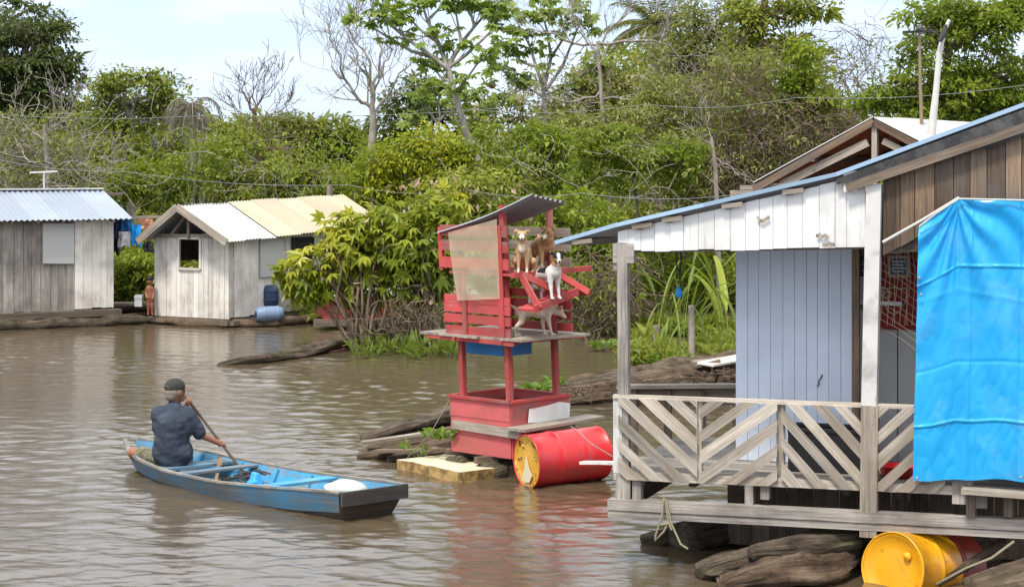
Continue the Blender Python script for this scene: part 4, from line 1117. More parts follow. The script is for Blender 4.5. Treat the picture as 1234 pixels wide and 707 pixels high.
# long bark log bank behind the porch
for lab, y0, rr, mt, dz in (("long brown log in the heap behind the porch, nearest the railing", 489, .17, m_logwarm, .05), ("long brown log in the heap behind the porch, second from the railing", 479, .20, m_logwarm, .12),
                    ("long brown log in the heap behind the porch, third from the railing", 469, .20, m_log, .12), ("long brown log in the heap behind the porch, farthest from the railing", 461, .18, m_logwarm, .08)):
    x0 = 640 + (489 - y0) * 1.6
    log("floating_log", lab, [WZ(x0, y0, dz - .06), WZ(x0 + 60, y0 - 7, dz), WZ(x0 + 140, y0 - 19, dz + .04), WZ(x0 + 220, y0 - 29, dz + .05), WZ(x0 + 300, y0 - 38, dz + .05)], [rr * .6, rr, rr * 1.1, rr * 1.1, rr], mt, n=24, bump=.6, bs=3.6, group="log heap behind the porch")
rr_ = nrng(); mb = MB()
for k in range(170):                                   # bark strips and twigs scattered over the heap
    u = rr_.random(); p = WZ(670 + 210 * u, 482 - 28 * u + rr_.uniform(-12, 6), .26 + .1 * rr_.random()); d = V(rr_.normal(.8, .5), rr_.normal(.3, .6), rr_.normal(0, .12)).normalized() * rr_.uniform(.08, .35)
    mb.beam(p - d / 2, p + d / 2, rr_.uniform(.01, .05), .012)
tag(mb.build("bark_litter", m_logwarm), "loose bark strips littering the log heap behind the porch", "bark litter", kind="stuff")
log("floating_log", "low dark log floating across open water before the leafy bush", [Wt(262, 440), WZ(310, 434, .05), WZ(380, 420, .10), WZ(450, 404, .16), WZ(520, 392, .2)], [.07, .13, .17, .18, .17], m_log, n=22, bump=.6, squash=.6)
# logs under the porch
log("support_log", "big gnarled brown log under the porch beside the yellow drum", [WZ(845, 690, .05), WZ(890, 680, .09), WZ(960, 668, .12), WZ(1025, 655, .14), WZ(1075, 640, .16)], [.12, .19, .21, .20, .19], m_log, n=32, bump=.8, bs=4.5)
log("support_log", "shorter gnarled log end jutting out under the porch front", [WZ(870, 706, .03), WZ(925, 698, .06), WZ(980, 686, .09), WZ(1018, 674, .1)], [.13, .18, .18, .14], m_logwarm, n=32, bump=.8, bs=5)
log("support_log", "dark upper log resting on the gnarled log under the porch", [WZ(905, 668, .23), WZ(960, 660, .26), WZ(1030, 652, .28)], [.08, .13, .13], m_log, n=26, bump=.45, bs=5)
log("support_log", "brown log end at the lower right corner below the plank bench", [WZ(1172, 712, .08), WZ(1210, 704, .12), WZ(1270, 690, .16)], [.15, .22, .24], m_logwarm, n=24, bump=.5, bs=4.5)
log("support_log", "slim sloping grey branch between the yellow drum and corner log", [WZ(1130, 703, .03), WZ(1165, 680, .17), WZ(1205, 650, .36)], [.035, .05, .06], m_log, n=14, bump=.4)
log("driftwood_stump", "small dark stump in the water tied with rope", [WZ(776, 650, .03), WZ(800, 645, .08), WZ(835, 636, .1)], [.08, .11, .1], m_log, n=18, bump=.5, bs=5, cat="stump")
log("driftwood_stump", "reddish bark lump floating beside the roped stump", [WZ(822, 660, .0), WZ(845, 655, .03), WZ(865, 648, .03)], [.05, .08, .07], m_logwarm, n=16, bump=.5, bs=5, cat="stump")
for k, (t0, s_) in enumerate(((.6, .9), (.7, 2.2), (.7, 3.4))):
    log("float_log", ["hidden float log running under the porch deck, left", "hidden float log running under the porch deck, middle", "hidden float log running under the porch deck, right"][k], [hw(s_ - .5, .1, t0 + .2), hw(s_ + .3, .12, 2.6)], [.2, .24], m_log)
mb = MB()
q = hp(801, 600, -.10)
loop = [hpx(800, 599, -.10), hpx(798, 620, -.14), hpx(790, 645, -.16), hpx(789, 652, -.17), hpx(800, 640, -.16), hpx(806, 628, -.14), hpx(803, 612, -.12), hpx(801, 600, -.1)]
mb.tube(loop, .010, n=6); mb.tube([hpx(803, 601, -.11), hpx(808, 628, -.16), hpx(820, 655, -.2), hpx(829, 661, -.22)], .010, n=6); mb.tube([hpx(796, 632, -.15), hpx(806, 630, -.15), hpx(810, 638, -.16)], .014, n=6)
tag(mb.build("mooring_rope", m_rope), "looped hemp rope hanging from the porch beam to the stump", "rope")
mb = MB(); mb.tube([WZ(1128, 704, .03), hpx(1165, 684, -.3), hpx(1195, 672, -.25), hpx(1222, 652, -.15)], .012, n=6)
tag(mb.build("mooring_rope", m_rope), "slack rope sagging beside the yellow drum at lower right", "rope")
for p0, p1, lab in ((P(688, 513, 21.5), P(742, 552, 20.4), "thin wire strung from the side shelf over the red drum"), ):
    mb = MB(); mb.tube([p0, p0.lerp(p1, .5) + V(0, 0, -.03), p1], .006, n=4); tag(mb.build("tie_wire", m_wire), lab, "wire")
mb = MB(); mb.tube([T(.93, -.02, .80), P(520, 520, 22.2), WZ(490, 552, .12)], .006, n=4); tag(mb.build("slack_cord", m_rope), "thin cord from the red box corner down to the foam slab", "cord")
# pale boards on the big log
o = thing("plank_bench", "low whitish plank bench standing on the log heap behind the porch", "bench", WZ(870, 450, .2))
mb = MB(); mb.beam(WZ(850, 439, .40), WZ(897, 430, .43), .30, .03, up=V(-.1, -.25, 1), rnd=.9); mb.build("board", m_white2, o)
for x_, y_ in ((858, 440), (872, 439), (889, 434)):
    q = WZ(x_, y_, .38); mb = MB(); mb.beam(q, q + V(0, -.02, -.24), .03, .03); mb.build("leg", m_plank, o)
for k, (x0, y0, x1, y1, lab) in enumerate(((436, 533, 520, 521, "thin split board lying over the dark driftwood left of the tower"), (452, 543, 545, 541, "flat grey board between the driftwood logs left of the tower"), (478, 527, 548, 515, "narrow broken plank against the left foot of the tower box"))):
    plank_thing("driftwood_board", lab, "board", WZ(x0, y0, .12), WZ(x1, y1, .20), .14 - .03 * k, .03, (m_plank, m_plankbrown, m_plankdark)[k])
plank_thing("driftwood_board", "grey warped board leaning behind the whitish bench", "board", WZ(838, 436, .40), WZ(895, 428, .42), .18, .03, m_plank)
plank_thing("driftwood_board", "dark broken board lying left of the whitish bench", "board", WZ(822, 446, .30), WZ(868, 434, .45), .12, .04, m_plankdark)
# ================================================================ canoe
BS = V(-1.47, 19.72, 0); bow = V(-4.40, 23.05, 0)
ba = (bow - BS).normalized(); bn = V(-ba.y, ba.x, 0)      # bn: camera side (left of travel is +)
if bn.y > 0: bn = -bn
BL = (bow - BS).length
def lerp_tab(tab, x):
    for (x0, y0), (x1, y1) in zip(tab, tab[1:]):
        if x <= x1:
            u = (x - x0) / (x1 - x0); u = u * u * (3 - 2 * u) if False else u
            return y0 + (y1 - y0) * u
    return tab[-1][1]
def smooth_tab(tab, x):
    h = .05; return (lerp_tab(tab, max(tab[0][0], x - h)) + 2 * lerp_tab(tab, x) + lerp_tab(tab, min(tab[-1][0], x + h))) / 4
GW = [(0, .40), (.2, .50), (.45, .57), (.65, .55), (.8, .46), (.9, .33), (.97, .17), (1.0, .06)]
GZ = [(0, .285), (.15, .235), (.4, .170), (.65, .165), (.85, .215), (1.0, .30)]
BWd = [(0, .28), (.2, .38), (.5, .43), (.75, .35), (.9, .19), (1, .03)]
BZ = [(0, -.02), (.12, -.09), (.5, -.10), (.85, -.07), (.94, .03), (1, .20)]
def bp(x, y, z):
    """x 0 stern .. 1 bow, y in metres towards the camera side"""
    return BS + ba * (x * BL) + bn * y + V(0, 0, z)
def hull_pt(x, f, ins=0.0, rake=True):
    """f: -1 camera-side gunwale .. 0 keel .. 1 far gunwale"""
    g, gz_, b, bz = smooth_tab(GW, x), smooth_tab(GZ, x), smooth_tab(BWd, x), smooth_tab(BZ, x)
    a = abs(f); sg = 1 if f < 0 else -1
    if a < .4: y, z = b * a / .4, bz
    else:
        u = (a - .4) / .6; y = b + (g - b) * (u ** .8); z = bz + (gz_ - bz) * u
    y = max(0, y - ins); z = z + (ins if a < .4 else 0)
    xr = x - .035 * max(0, 1 - x * 8) * ((z + .1) / .4) if rake else x
    return bp(xr, sg * y, z)
boat = thing("canoe", "weathered blue wooden canoe with dark transom carrying a paddling man", "canoe", bp(.5, 0, 0))
NX = 46
def skin(f0, f1, ins, n, m_, name, parent, flip=False):
    mb = MB(); mb.grid(lambda a, b: hull_pt(a if not flip else 1 - a, f0 + (f1 - f0) * b, ins), NX, n, .5, 0, True)
    for k, f in enumerate(mb.f):
        mb.uv[k] = [(u[0] * BL, u[1] * .5 + f0) for u in mb.uv[k]]
    return mb.build(name, m_, parent)
STR = .60
skin(-STR, STR, 0, 16, m_boatdark, "hull", boat)
skin(-1, -STR, -.006, 5, m_boatblue, "top_strake", boat); skin(STR, 1, -.006, 5, m_boatblue, "top_strake", boat)
inn = skin(-.985, .985, .03, 20, m_boatin, "inner_planking", boat, True)
for sgn in (-1, 1):
    mb = MB(); n = 40
    for i in range(n):
        a, b = hull_pt(i / n, sgn, .012), hull_pt((i + 1) / n, sgn, .012)
        mb.beam(a + V(0, 0, .006), b + V(0, 0, .006), .045, .022, rnd=.3 + .4 * noise.noise(a * 2))
    mb.build("gunwale", m_gunw, boat)
mb = MB(); cs = [hull_pt(0, f, 0) for f in (-1, -.85, -.7, -.55, -.4, 0, .4, .55, .7, .85, 1)]
off = -ba * .03
mb.add([p + off for p in cs] + [p for p in cs], [tuple(range(11))[::-1], tuple(range(11, 22))] + [(i, (i + 1) % 11, 11 + (i + 1) % 11, 11 + i) for i in range(11)],
       [[(p.dot(bn), p.z * 1.0) for p in reversed(cs)], [(p.dot(bn), p.z) for p in cs]] + [[(0, 0)] * 4] * 11, .5)
tr = mb.build("transom", m_boatdark, boat)
mb = MB(); mb.beam(hull_pt(0, -1, 0) + off * 1.3 - V(0, 0, .055), hull_pt(0, 1, 0) + off * 1.3 - V(0, 0, .055), .03, .14); mb.build("transom_band", m_navy, tr)
def thwart(x, z, wd, th, mat, nm, y0=None, y1=None, skew=0.0):
    b0, bz0, g0, gz0 = smooth_tab(BWd, x), smooth_tab(BZ, x), smooth_tab(GW, x), smooth_tab(GZ, x)
    g = b0 + (g0 - b0) * (max(0, z - th * .5 - bz0) / (gz0 - bz0)) ** .8 - .035
    mb = MB(); mb.beam(bp(x + skew, g if y0 is None else y0, z), bp(x - skew, -g if y1 is None else y1, z), wd, th); return mb.build(nm, mat, boat)
thwart(.70, .145, .26, .03, m_boatblue, "seat"); thwart(.60, .145, .14, .025, m_boatblue, "seat", skew=.0)
thwart(.26, .185, .16, .03, m_boatin, "seat"); thwart(.49, -.03, .12, .03, m_boatin, "floor_frame"); thwart(.36, -.03, .06, .05, m_boatdark, "floor_frame"); thwart(.13, .14, .22, .025, m_boatin, "seat")
for x in (.2, .35, .5, .65, .8):
    mb = MB()
    for sgn in (-1, 1):
        p = [hull_pt(x, sgn * f, .05) for f in (.0, .2, .4, .6, .8, .96)]
        for a, b in zip(p, p[1:]): mb.beam(a, b, .03, .03, up=ba)
    mb.build("rib", m_boatin, boat)
o = thing("white_sack", "crumpled white plastic sack lying in the stern of the blue canoe", "sack", bp(.10, -.06, .17))
mb = MB()
def sackf(a, b):
    th = math.pi * a; ph = 2 * math.pi * b; d = V(math.sin(th) * math.cos(ph), math.sin(th) * math.sin(ph), math.cos(th))
    p = bp(.10, -.10, .20) + V(d.x * .22, d.y * .15, d.z * .085)
    return p + d * .045 * noise.noise(p * 9)
mb.grid(sackf, 18, 28); mb.build("body", m_bag, o)
o = thing("blue_bag", "small bright blue plastic bag on the canoe floor", "bag", bp(.36, .12, .06))
mb = MB()
def bagf(a, b):
    th = math.pi * a; ph = 2 * math.pi * b; d = V(math.sin(th) * math.cos(ph), math.sin(th) * math.sin(ph), math.cos(th))
    p = bp(.375, .16, .13) + V(d.x * .085, d.y * .085, d.z * .07 + (.05 if d.z > .8 else 0)); return p + d * .03 * noise.noise(p * 16)
mb.grid(bagf, 16, 22); mb.build("body", m_bluebag, o)
mb = MB(); rr_ = nrng()
for k in range(9):
    c = bp(.44 + .07 * rr_.random(), .1 - .35 * rr_.random(), .06 + .05 * rr_.random()); R_ = .06 + .08 * rr_.random(); tl = rr_.uniform(-.6, .6, 2)
    mb.tube([c + V(R_ * math.cos(a), R_ * math.sin(a), R_ * .5 * (math.cos(a) * tl[0] + math.sin(a) * tl[1]) + .05) for a in [i * .7 for i in range(8)]], .009, n=5)
tag(mb.build("fishing_net", m_line), "tangled dark fishing line on the canoe floor", "fishing net")
o = MB(); o.beam(bp(.50, .30, .05), bp(.66, -.22, .17), .035, .02); o.beam(bp(.64, -.16, .155), bp(.69, -.3, .21), .06, .02); tag(o.build("spare_paddle", m_plankbrown), "brown stick lying under the canoe seat beside the man", "stick")
o = MB(); o.beam(bp(.41, -.02, .05), bp(.47, .16, .055), .14, .05); tag(o.build("dark_cloth", m_blackstuff), "folded dark cloth on the canoe floor beside the blue bag", "cloth")

# ================================================================ the man
m_skin = plain("tanned skin", (.26, .115, .065), .55, .12, 9, .1, .004, .4, Subsurface_Weight=.06)
m_hair = plain("grey hair", (.22, .18, .14), .8, .25, 40, .5)
t_ = NT("faded navy cotton"); p_ = t_.obj(); n_ = t_.noise(p_, 3, 5, .6); n2_ = t_.noise(p_, 11, 5, .65, 1.0)
c_ = t_.mix(n_, (.026, .034, .052), (.058, .067, .088)); c_ = t_.mix(t_.math('MULTIPLY', t_.ramp(t_.noise(p_, 1.0, 3, .5, .6, (3, 3, 7)), [(.52, 0.0), (.64, 1.0)]), .35), c_, (.12, .135, .155))
m_shirt = t_.done(t_.bsdf(c_, .9, n2_, .5, .02, .15))
m_print = plain("faded shirt print", (.13, .17, .20), .9, .4, 30)
t_ = NT("camouflage shorts cotton"); p_ = t_.obj(); n_ = t_.noise(p_, 13, 2, .4)
m_shorts = t_.done(t_.bsdf(t_.ramp(n_, [(.38, (.10, .085, .05)), (.47, (.20, .17, .10)), (.55, (.07, .08, .04)), (.66, (.26, .23, .15))]), .9))
m_cap = plain("dark olive cap cotton", (.035, .034, .030), .85, .25, 14)
m_capbrim = plain("brown cap brim", (.13, .085, .06), .8, .2)
man = thing("person", "man in a dark cap and faded navy shirt paddling the blue canoe", "person", P(208, 556, 22.0))
MD = 22.0
hip = P(207, 549, MD); 
def m_(px, py, dd): return P(px, py, MD + dd)
neck = m_(210, 486, .04); shL = m_(194, 499, .03); shR = m_(229, 499, .0)
elL = m_(203, 512, .36); haU = m_(228, 484, .34)
elR = m_(241, 523, .05); haL = m_(267, 534, .10)
pd_top = m_(226, 481, .36); pd_bot = P(289, 563, MD + .02)
head = m_(211, 471, .05)
caps = [
    ([hip, m_(207, 530, -.02), m_(208, 512, -.03), m_(209, 500, .0)], [.14, .125, .13, .115]),
    ([m_(197, 500, .02), m_(222, 500, .01)], [.085, .085]),
    ([m_(209, 497, .02), neck, m_(211, 480, .05)], [.065, .058, .055]),
    ([shL, elL], [.055, .046]), ([elL, haU + V(-.02, 0, -.01)], [.043, .029]),
    ([shR, elR], [.056, .048]), ([elR, haL + V(-.03, 0, 0)], [.045, .03]),
    ([m_(198, 552, .0), m_(183, 551, .22), m_(160, 545, .30)], [.095, .085, .062]),
    ([m_(160, 546, .30), m_(172, 560, .50)], [.058, .042]), ([m_(172, 560, .50), m_(180, 563, .58)], [.04, .03]),
    ([m_(216, 552, .02), m_(222, 552, .25), m_(222, 548, .46)], [.095, .085, .062]),
    ([m_(222, 549, .46), m_(214, 560, .60)], [.055, .04]),
]
hr = Matrix.Rotation(math.radians(-42), 3, 'Z') @ Matrix.Scale(1.2, 3)      # head turned to the right
fw = hr @ V(0, 1, 0); sdv = hr @ V(1, 0, 0)
els = [(head, (.074, .094, .112), hr), (head + fw * .055 + V(0, 0, -.06), (.048, .05, .05), hr),
       (head + fw * .10 + V(0, 0, -.015), (.013, .02, .022), hr), (head + fw * .095 + V(0, 0, -.058), (.024, .012, .010), hr),
       (head + sdv * .077 + V(0, 0, -.015) - fw * .005, (.012, .022, .032), hr), (head - sdv * .077 + V(0, 0, -.015) - fw * .005, (.012, .022, .032), hr),
       (head + fw * .086 + sdv * .03 + V(0, 0, .012), (.014, .008, .008), hr), (head + fw * .086 - sdv * .03 + V(0, 0, .012), (.014, .008, .008), hr)]
pdir = (pd_bot - pd_top).normalized()
def hand(c, side, back):
    """palm beside the shaft at c, four fingers curled around it, thumb on the other side"""
    b = back.normalized(); caps_ = []
    acr = b.cross(pdir).normalized()
    palm = c + b * .028
    els.append((palm, (.030, .030, .040), None))
    for k in range(4):
        o_ = c + pdir * (-.033 + .022 * k); L_ = (.9, 1.0, .96, .8)[k]
        caps_.append(([o_ + b * .03 + acr * .01, o_ + acr * .033 * L_, o_ - b * .024 * L_ + acr * .018, o_ - b * .026 * L_ - acr * .012], [.0095, .009, .0085, .0075]))
    caps_.append(([c - pdir * .035 * side + b * .025 - acr * .01, c - pdir * .045 * side - acr * .022, c - pdir * .04 * side - b * .015 - acr * .022], [.0115, .0105, .009]))
    return caps_
haU_c = pd_top + pdir * .03
haL_c = pd_top + pdir * ((haL - pd_top).dot(pdir))
caps += hand(haU_c, 1, (haU_c - elL) * -1 + V(0, -.2, 0)) + hand(haL_c, 1, (elR - haL_c))
caps[4] = ([elL, haU_c + ((elL - haU_c).normalized()) * .035], [.043, .028]); caps[6] = ([elR, haL_c + (elR - haL_c).normalized() * .035], [.045, .029])
body = organic("body", caps, els, .0085, m_skin, man, smooth=3)
# shirt
sc_ = [([hip + V(0, 0, .02), m_(207, 530, -.02), m_(208, 512, -.03), m_(209, 501, .0)], [.205, .195, .190, .150]),
       ([m_(194, 501, .02), m_(224, 501, .01)], [.120, .120]), ([m_(209, 498, .02), m_(210, 489, .035)], [.10, .075]),
       ([shL, shL.lerp(elL, .8)], [.080, .070]), ([shR + V(-.01, 0, -.015), shR.lerp(elR, .5), shR.lerp(elR, .95)], [.088, .076, .072]),
       ([m_(200, 545, -.03), m_(216, 545, -.03)], [.16, .16]), ([m_(199, 514, .0), m_(219, 514, .0)], [.145, .145])]
def shirt_noise(o):
    for v in o.data.vertices:
        q = v.co; n = noise.noise(Vector((q.x * 5 + q.z * 4, q.y * 5, q.z * 9 + q.x * 3))) * .014 + noise.noise(Vector((q.x * 12, q.y * 12, q.z * 22))) * .006
        v.co = q + v.normal * n
sh = organic("shirt", sc_, [], .011, m_shirt, man, smooth=3); shirt_noise(sh)
organic("shorts", [([hip + V(0, 0, -.03), hip + V(0, .04, .05)], [.165, .15]), ([m_(198, 552, .0), m_(183, 551, .22), m_(171, 548, .27)], [.115, .105, .092]), ([m_(216, 552, .02), m_(222, 552, .25), m_(222, 550, .38)], [.115, .105, .09])], [], .012, m_shorts, man)
cp = organic("cap", [], [(head + V(0, 0, .045) - fw * .004, (.085, .106, .085), hr)], .010, m_cap, man)
me = cp.data
import bmesh
bm = bmesh.new(); bm.from_mesh(me); cut = head.z - man.location.z + .022
bmesh.ops.bisect_plane(bm, geom=bm.verts[:] + bm.edges[:] + bm.faces[:], plane_co=(0, 0, cut), plane_no=(0, 0, 1), clear_inner=True)
bm.to_mesh(me); bm.free()
mb = MB()
def brim(a, b):
    an = math.radians(-62 + 124 * a); r0 = .080 + .075 * b * (math.cos(an) ** .6 if abs(an) < 1.5 else 0)
    d = fw * math.cos(an) * 1.15 + sdv * math.sin(an); return head + d * r0 + V(0, 0, .036 - .018 * b - .012 * math.sin(an) ** 2)
mb.grid(brim, 16, 5, .5, 0, True, V(0, 0, -.006)); mb.build("brim", m_capbrim, cp)
mb = MB(); q = head - fw * .108 + V(0, 0, .035)
mb.tube([q + sdv * .035 * math.cos(a) + V(0, 0, .032 * math.sin(a)) + fw * .012 * math.cos(a) ** 2 for a in [i * math.pi / 8 for i in range(9)]], .006, n=5); mb.build("cap_strap", m_capbrim, cp)
organic("hair", [], [(head + V(0, 0, -.005) - fw * .012, (.081, .096, .075), hr), (head - fw * .05 + V(0, 0, -.05), (.062, .052, .05), hr)], .010, m_hair, man)
organic("beard", [], [(head + fw * .062 + V(0, 0, -.085), (.048, .048, .035), hr)], .009, m_hair, man)
pad = thing("paddle", "brown wooden paddle held in both hands by the man", "paddle", pd_bot)
mb = MB(); ext = pd_bot + pdir * .30; mb.tube([pd_top - pdir * .04, pd_top.lerp(pd_bot, .5), ext], [.016, .0155, .015], n=10); mb.build("shaft", m_plankbrown, pad)
mb = MB(); sdp = pdir.cross(V(.5, 1, 0)).normalized(); npd = pdir.cross(sdp)
out = [(-.02, .016), (.05, .05), (.15, .085), (.32, .095), (.45, .07), (.50, .01)]
L1 = [ext + pdir * a + sdp * b for a, b in out]; L2 = [ext + pdir * a - sdp * b for a, b in reversed(out)]
poly = L1 + L2; n = len(poly); mb.add([p + npd * .009 for p in poly] + [p - npd * .009 for p in poly], [tuple(range(n)), tuple(range(2 * n - 1, n - 1, -1))] + [(i, n + i, n + (i + 1) % n, (i + 1) % n) for i in range(n)])
mb.build("blade", m_plankbrown, pad)

# ================================================================ the child between the huts
CDp = 43.0
def c_(px, py, dd=0): return P(px, py, CDp + dd)
kid = thing("person", "small bare chested child standing on the log float between the two sheds", "person", c_(181, 379))
m_kskin = plain("reddish brown skin", (.26, .10, .055), .55, .12, 9, .1, .004)
m_khair = plain("black hair", (.012, .010, .009), .6)
caps = [([c_(181, 358), c_(180.5, 352), c_(180, 347.5)], [.072, .066, .07]), ([c_(178, 347), c_(183, 347)], [.042, .042]), ([c_(180.5, 346), c_(180.5, 342)], [.03, .026]),
        ([c_(176.8, 347.3), c_(175.4, 353), c_(176.5, 358, -.06)], [.028, .022, .017]), ([c_(184.2, 347.3), c_(185.3, 353), c_(184.5, 358.5, -.05)], [.028, .022, .017]),
        ([c_(179.4, 359), c_(178.8, 367, -.02), c_(178.8, 378)], [.048, .036, .024]), ([c_(182.8, 359), c_(183.2, 367, -.02), c_(183.4, 378)], [.048, .036, .024]),
        ([c_(178.8, 378.4), c_(178.2, 379, -.09)], [.022, .016]), ([c_(183.4, 378.4), c_(184, 379, -.09)], [.022, .016])]
for hx, hy in ((176.5, 358), (184.5, 358.5)):
    for k in range(4): q = c_(hx, hy, -.06) + V(-.018 + .012 * k, 0, -.012); caps.append(([q, q + V(0, -.008, -.022 + .003 * abs(k - 1.5))], [.0062, .005]))
    q = c_(hx, hy, -.06); caps.append(([q + V(.015, -.01, 0), q + V(.022, -.02, -.018)], [.0065, .005]))
organic("body", caps, [(c_(180.5, 338.5), (.066, .074, .082)), (c_(180.2, 339, -.073), (.011, .013, .012)), (c_(176.8, 339), (.012, .016, .022)), (c_(184.2, 339), (.012, .016, .022)), (c_(180.3, 340.6, -.066), (.02, .01, .008))], .0085, m_kskin, kid, smooth=3)
organic("hair", [], [(c_(180.6, 335.9, .004), (.082, .088, .072)), (c_(180.6, 339, .04), (.066, .055, .07))], .010, m_khair, kid)
organic("shorts", [([c_(179.6, 359.5), c_(179.2, 363.5)], [.064, .056]), ([c_(182.6, 359.5), c_(182.9, 363.5)], [.064, .056])], [], .010, plain("dull red shorts", (.20, .055, .04), .9), kid)

# ================================================================ dogs
def fur(name, base, light, belly=None):
    t = NT(name); p = t.obj(); n = t.noise(p, 26, 4, .6); n2 = t.noise(p, 5, 3, .5)
    c = t.mix(n2, base, light); c = t.mix(t.math('MULTIPLY', n, .35), c, [x * .5 for x in base])
    return t.done(t.bsdf(c, .85, n, .6, .01, .2))
m_fawn = fur("fawn fur", (.46, .27, .13), (.60, .42, .25)); m_cream = fur("cream fur", (.66, .55, .40), (.80, .71, .56)); m_brown = fur("brown fur", (.42, .23, .10), (.58, .36, .19))
m_whitefur = fur("white fur", (.60, .57, .52), (.74, .71, .66)); m_blackfur = fur("black fur", (.014, .013, .012), (.035, .032, .03)); m_tanfur = fur("tan fur", (.33, .17, .07), (.42, .25, .12)); m_nose = plain("dark nose", (.012, .010, .010), .3)
def dog(label, base, yaw, scale, pose, mats, paint):
    """local axes: x forward, y left, z up; base on the floor between the paws"""
    o = thing("dog", label, "dog", base, "dogs on the red tower")
    R = Matrix.Rotation(yaw, 3, 'Z')
    def g(x, y, z): return Vector(base) + R @ (V(x, y, z) * scale)
    k = scale
    if pose == 'stand':
        chest, rump, neckp = (.20, 0, .36), (-.22, 0, .37), (.30, 0, .44)
        hd_ = (.40, 0, .50); hyaw, hp_ = 0.0, -.15
        legs = [([(.20, .07, .33), (.17, .075, .20), (.19, .075, .09), (.20, .075, .015)], [.055, .034, .022, .02]), ([(.20, -.07, .33), (.22, -.075, .20), (.25, -.075, .09), (.27, -.075, .015)], [.055, .034, .022, .02]),
                ([(-.22, .07, .33), (-.16, .08, .22), (-.26, .08, .12), (-.24, .08, .015)], [.07, .045, .024, .02]), ([(-.22, -.07, .33), (-.24, -.08, .22), (-.35, -.08, .13), (-.35, -.08, .015)], [.07, .045, .024, .02])]
        trunk_ = [([rump, (-.05, 0, .375), (.10, 0, .36), chest], [.092, .088, .105, .108])]; tail = [(-.29, 0, .41), (-.38, 0, .47), (-.47, 0, .50)]
    elif pose == 'sit':
        chest, rump, neckp = (.12, 0, .36), (-.14, 0, .12), (.15, 0, .47)
        hd_ = (.21, 0, .56); hyaw, hp_ = 0.0, -.1
        legs = [([(.13, .06, .33), (.14, .065, .18), (.15, .065, .09), (.15, .065, .015)], [.055, .034, .024, .02]), ([(.13, -.06, .33), (.14, -.065, .18), (.15, -.065, .09), (.15, -.065, .015)], [.055, .034, .024, .02]),
                ([(-.14, .09, .13), (.03, .13, .17), (-.10, .13, .05), (.04, .13, .015)], [.085, .06, .028, .022]), ([(-.14, -.09, .13), (.03, -.13, .17), (-.10, -.13, .05), (.04, -.13, .015)], [.085, .06, .028, .022])]
        trunk_ = [([rump, (-.06, 0, .22), (.05, 0, .31), chest], [.11, .11, .11, .10])]; tail = [(-.22, 0, .07), (-.33, .05, .03), (-.42, .12, .025)]
    elif pose == 'climb':          # front paws lower ahead, head up, rump back
        chest, rump, neckp = (.20, 0, .42), (-.20, 0, .36), (.25, 0, .53)
        hd_ = (.30, 0, .62); hyaw, hp_ = 0.0, -.1
        legs = [([(.20, .06, .38), (.20, .065, .24), (.22, .065, .14), (.23, .065, .055)], [.055, .034, .024, .02]), ([(.20, -.06, .38), (.21, -.065, .24), (.23, -.065, .14), (.24, -.065, .055)], [.055, .034, .024, .02]),
                ([(-.20, .07, .32), (-.14, .08, .20), (-.26, .08, .10), (-.24, .08, -.03)], [.07, .045, .026, .02]), ([(-.20, -.07, .32), (-.20, -.08, .20), (-.32, -.08, .10), (-.32, -.08, -.04)], [.07, .045, .026, .02])]
        trunk_ = [([rump, (-.04, 0, .385), (.10, 0, .40), chest], [.09, .09, .105, .105])]; tail = [(-.27, 0, .40), (-.36, 0, .45), (-.43, 0, .47)]
    hyaw = paint.get('hyaw', 0); hp_ = paint.get('hpitch', hp_); hd_ = tuple(Vector(hd_) + Vector(paint.get('hoff', (0, 0, 0)))); tail = paint.get('tail', tail)
    HR = R @ Matrix.Rotation(hyaw, 3, 'Z') @ Matrix.Rotation(-hp_, 3, 'Y')
    hc = g(*hd_)
    def h(x, y, z): return hc + HR @ (V(x, y, z) * k * 1.14)
    cp_ = [([g(*p) for p in pth], [r * k for r in rd]) for pth, rd in trunk_ + legs]
    cp_ += [([g(*chest), g(*neckp), h(-.03, 0, -.02)], [.10 * k, .075 * k, .065 * k])]
    for pth, _ in legs:
        f = pth[-1]; cp_.append(([g(*f), g(f[0] + .045, f[1], f[2] - .002)], [.022 * k, .02 * k]))
    cp_ += [([h(.03, 0, -.005), h(.085, 0, -.022), h(.125, 0, -.028)], [.052 * k, .038 * k, .028 * k])]
    tl = [g(*p) for p in tail]; cp_.append((tl, [(.026 - .007 * i) * k for i in range(len(tl))]))
    el = [(h(0, 0, 0), (.088 * k, .078 * k, .074 * k), HR)]
    for s in (1, -1):
        cp_.append(([h(-.02, .045 * s, .045), h(-.02, .085 * s, .065), h(.0, .105 * s, .035)], [.026 * k, .022 * k, .010 * k]))
    inv = R.transposed()
    def pf(c):
        q = inv @ (c - Vector(base)) / k; hq = HR.transposed() @ (c - hc) / k
        return paint['f'](q, hq)
    organic("body", cp_, el, .0095, mats, o, paint=pf, smooth=3)
    for nm, pt, r in (("nose", (.150, 0, -.022), .016), ("eye", (.060, .040, .020), .011), ("eye", (.060, -.040, .020), .011)):
        mb = MB(); _ball(mb, h(*pt), (r * k,) * 3, None, 6, 8); mb.build(nm, m_nose, o)
    return o
inhead = lambda hq: hq.length < .16
dog("fawn dog with pale muzzle sitting on the upper floor edge", T(-.10, .21, 2.275), math.radians(-100), .74, 'sit', [m_fawn, m_cream],
    {'f': lambda q, hq: 1 if (hq.x > .075 and hq.length < .22) or (q.z < .08 and q.x > .1) or (q.x > .2 and q.z < .42) else 0, 'hyaw': .15})
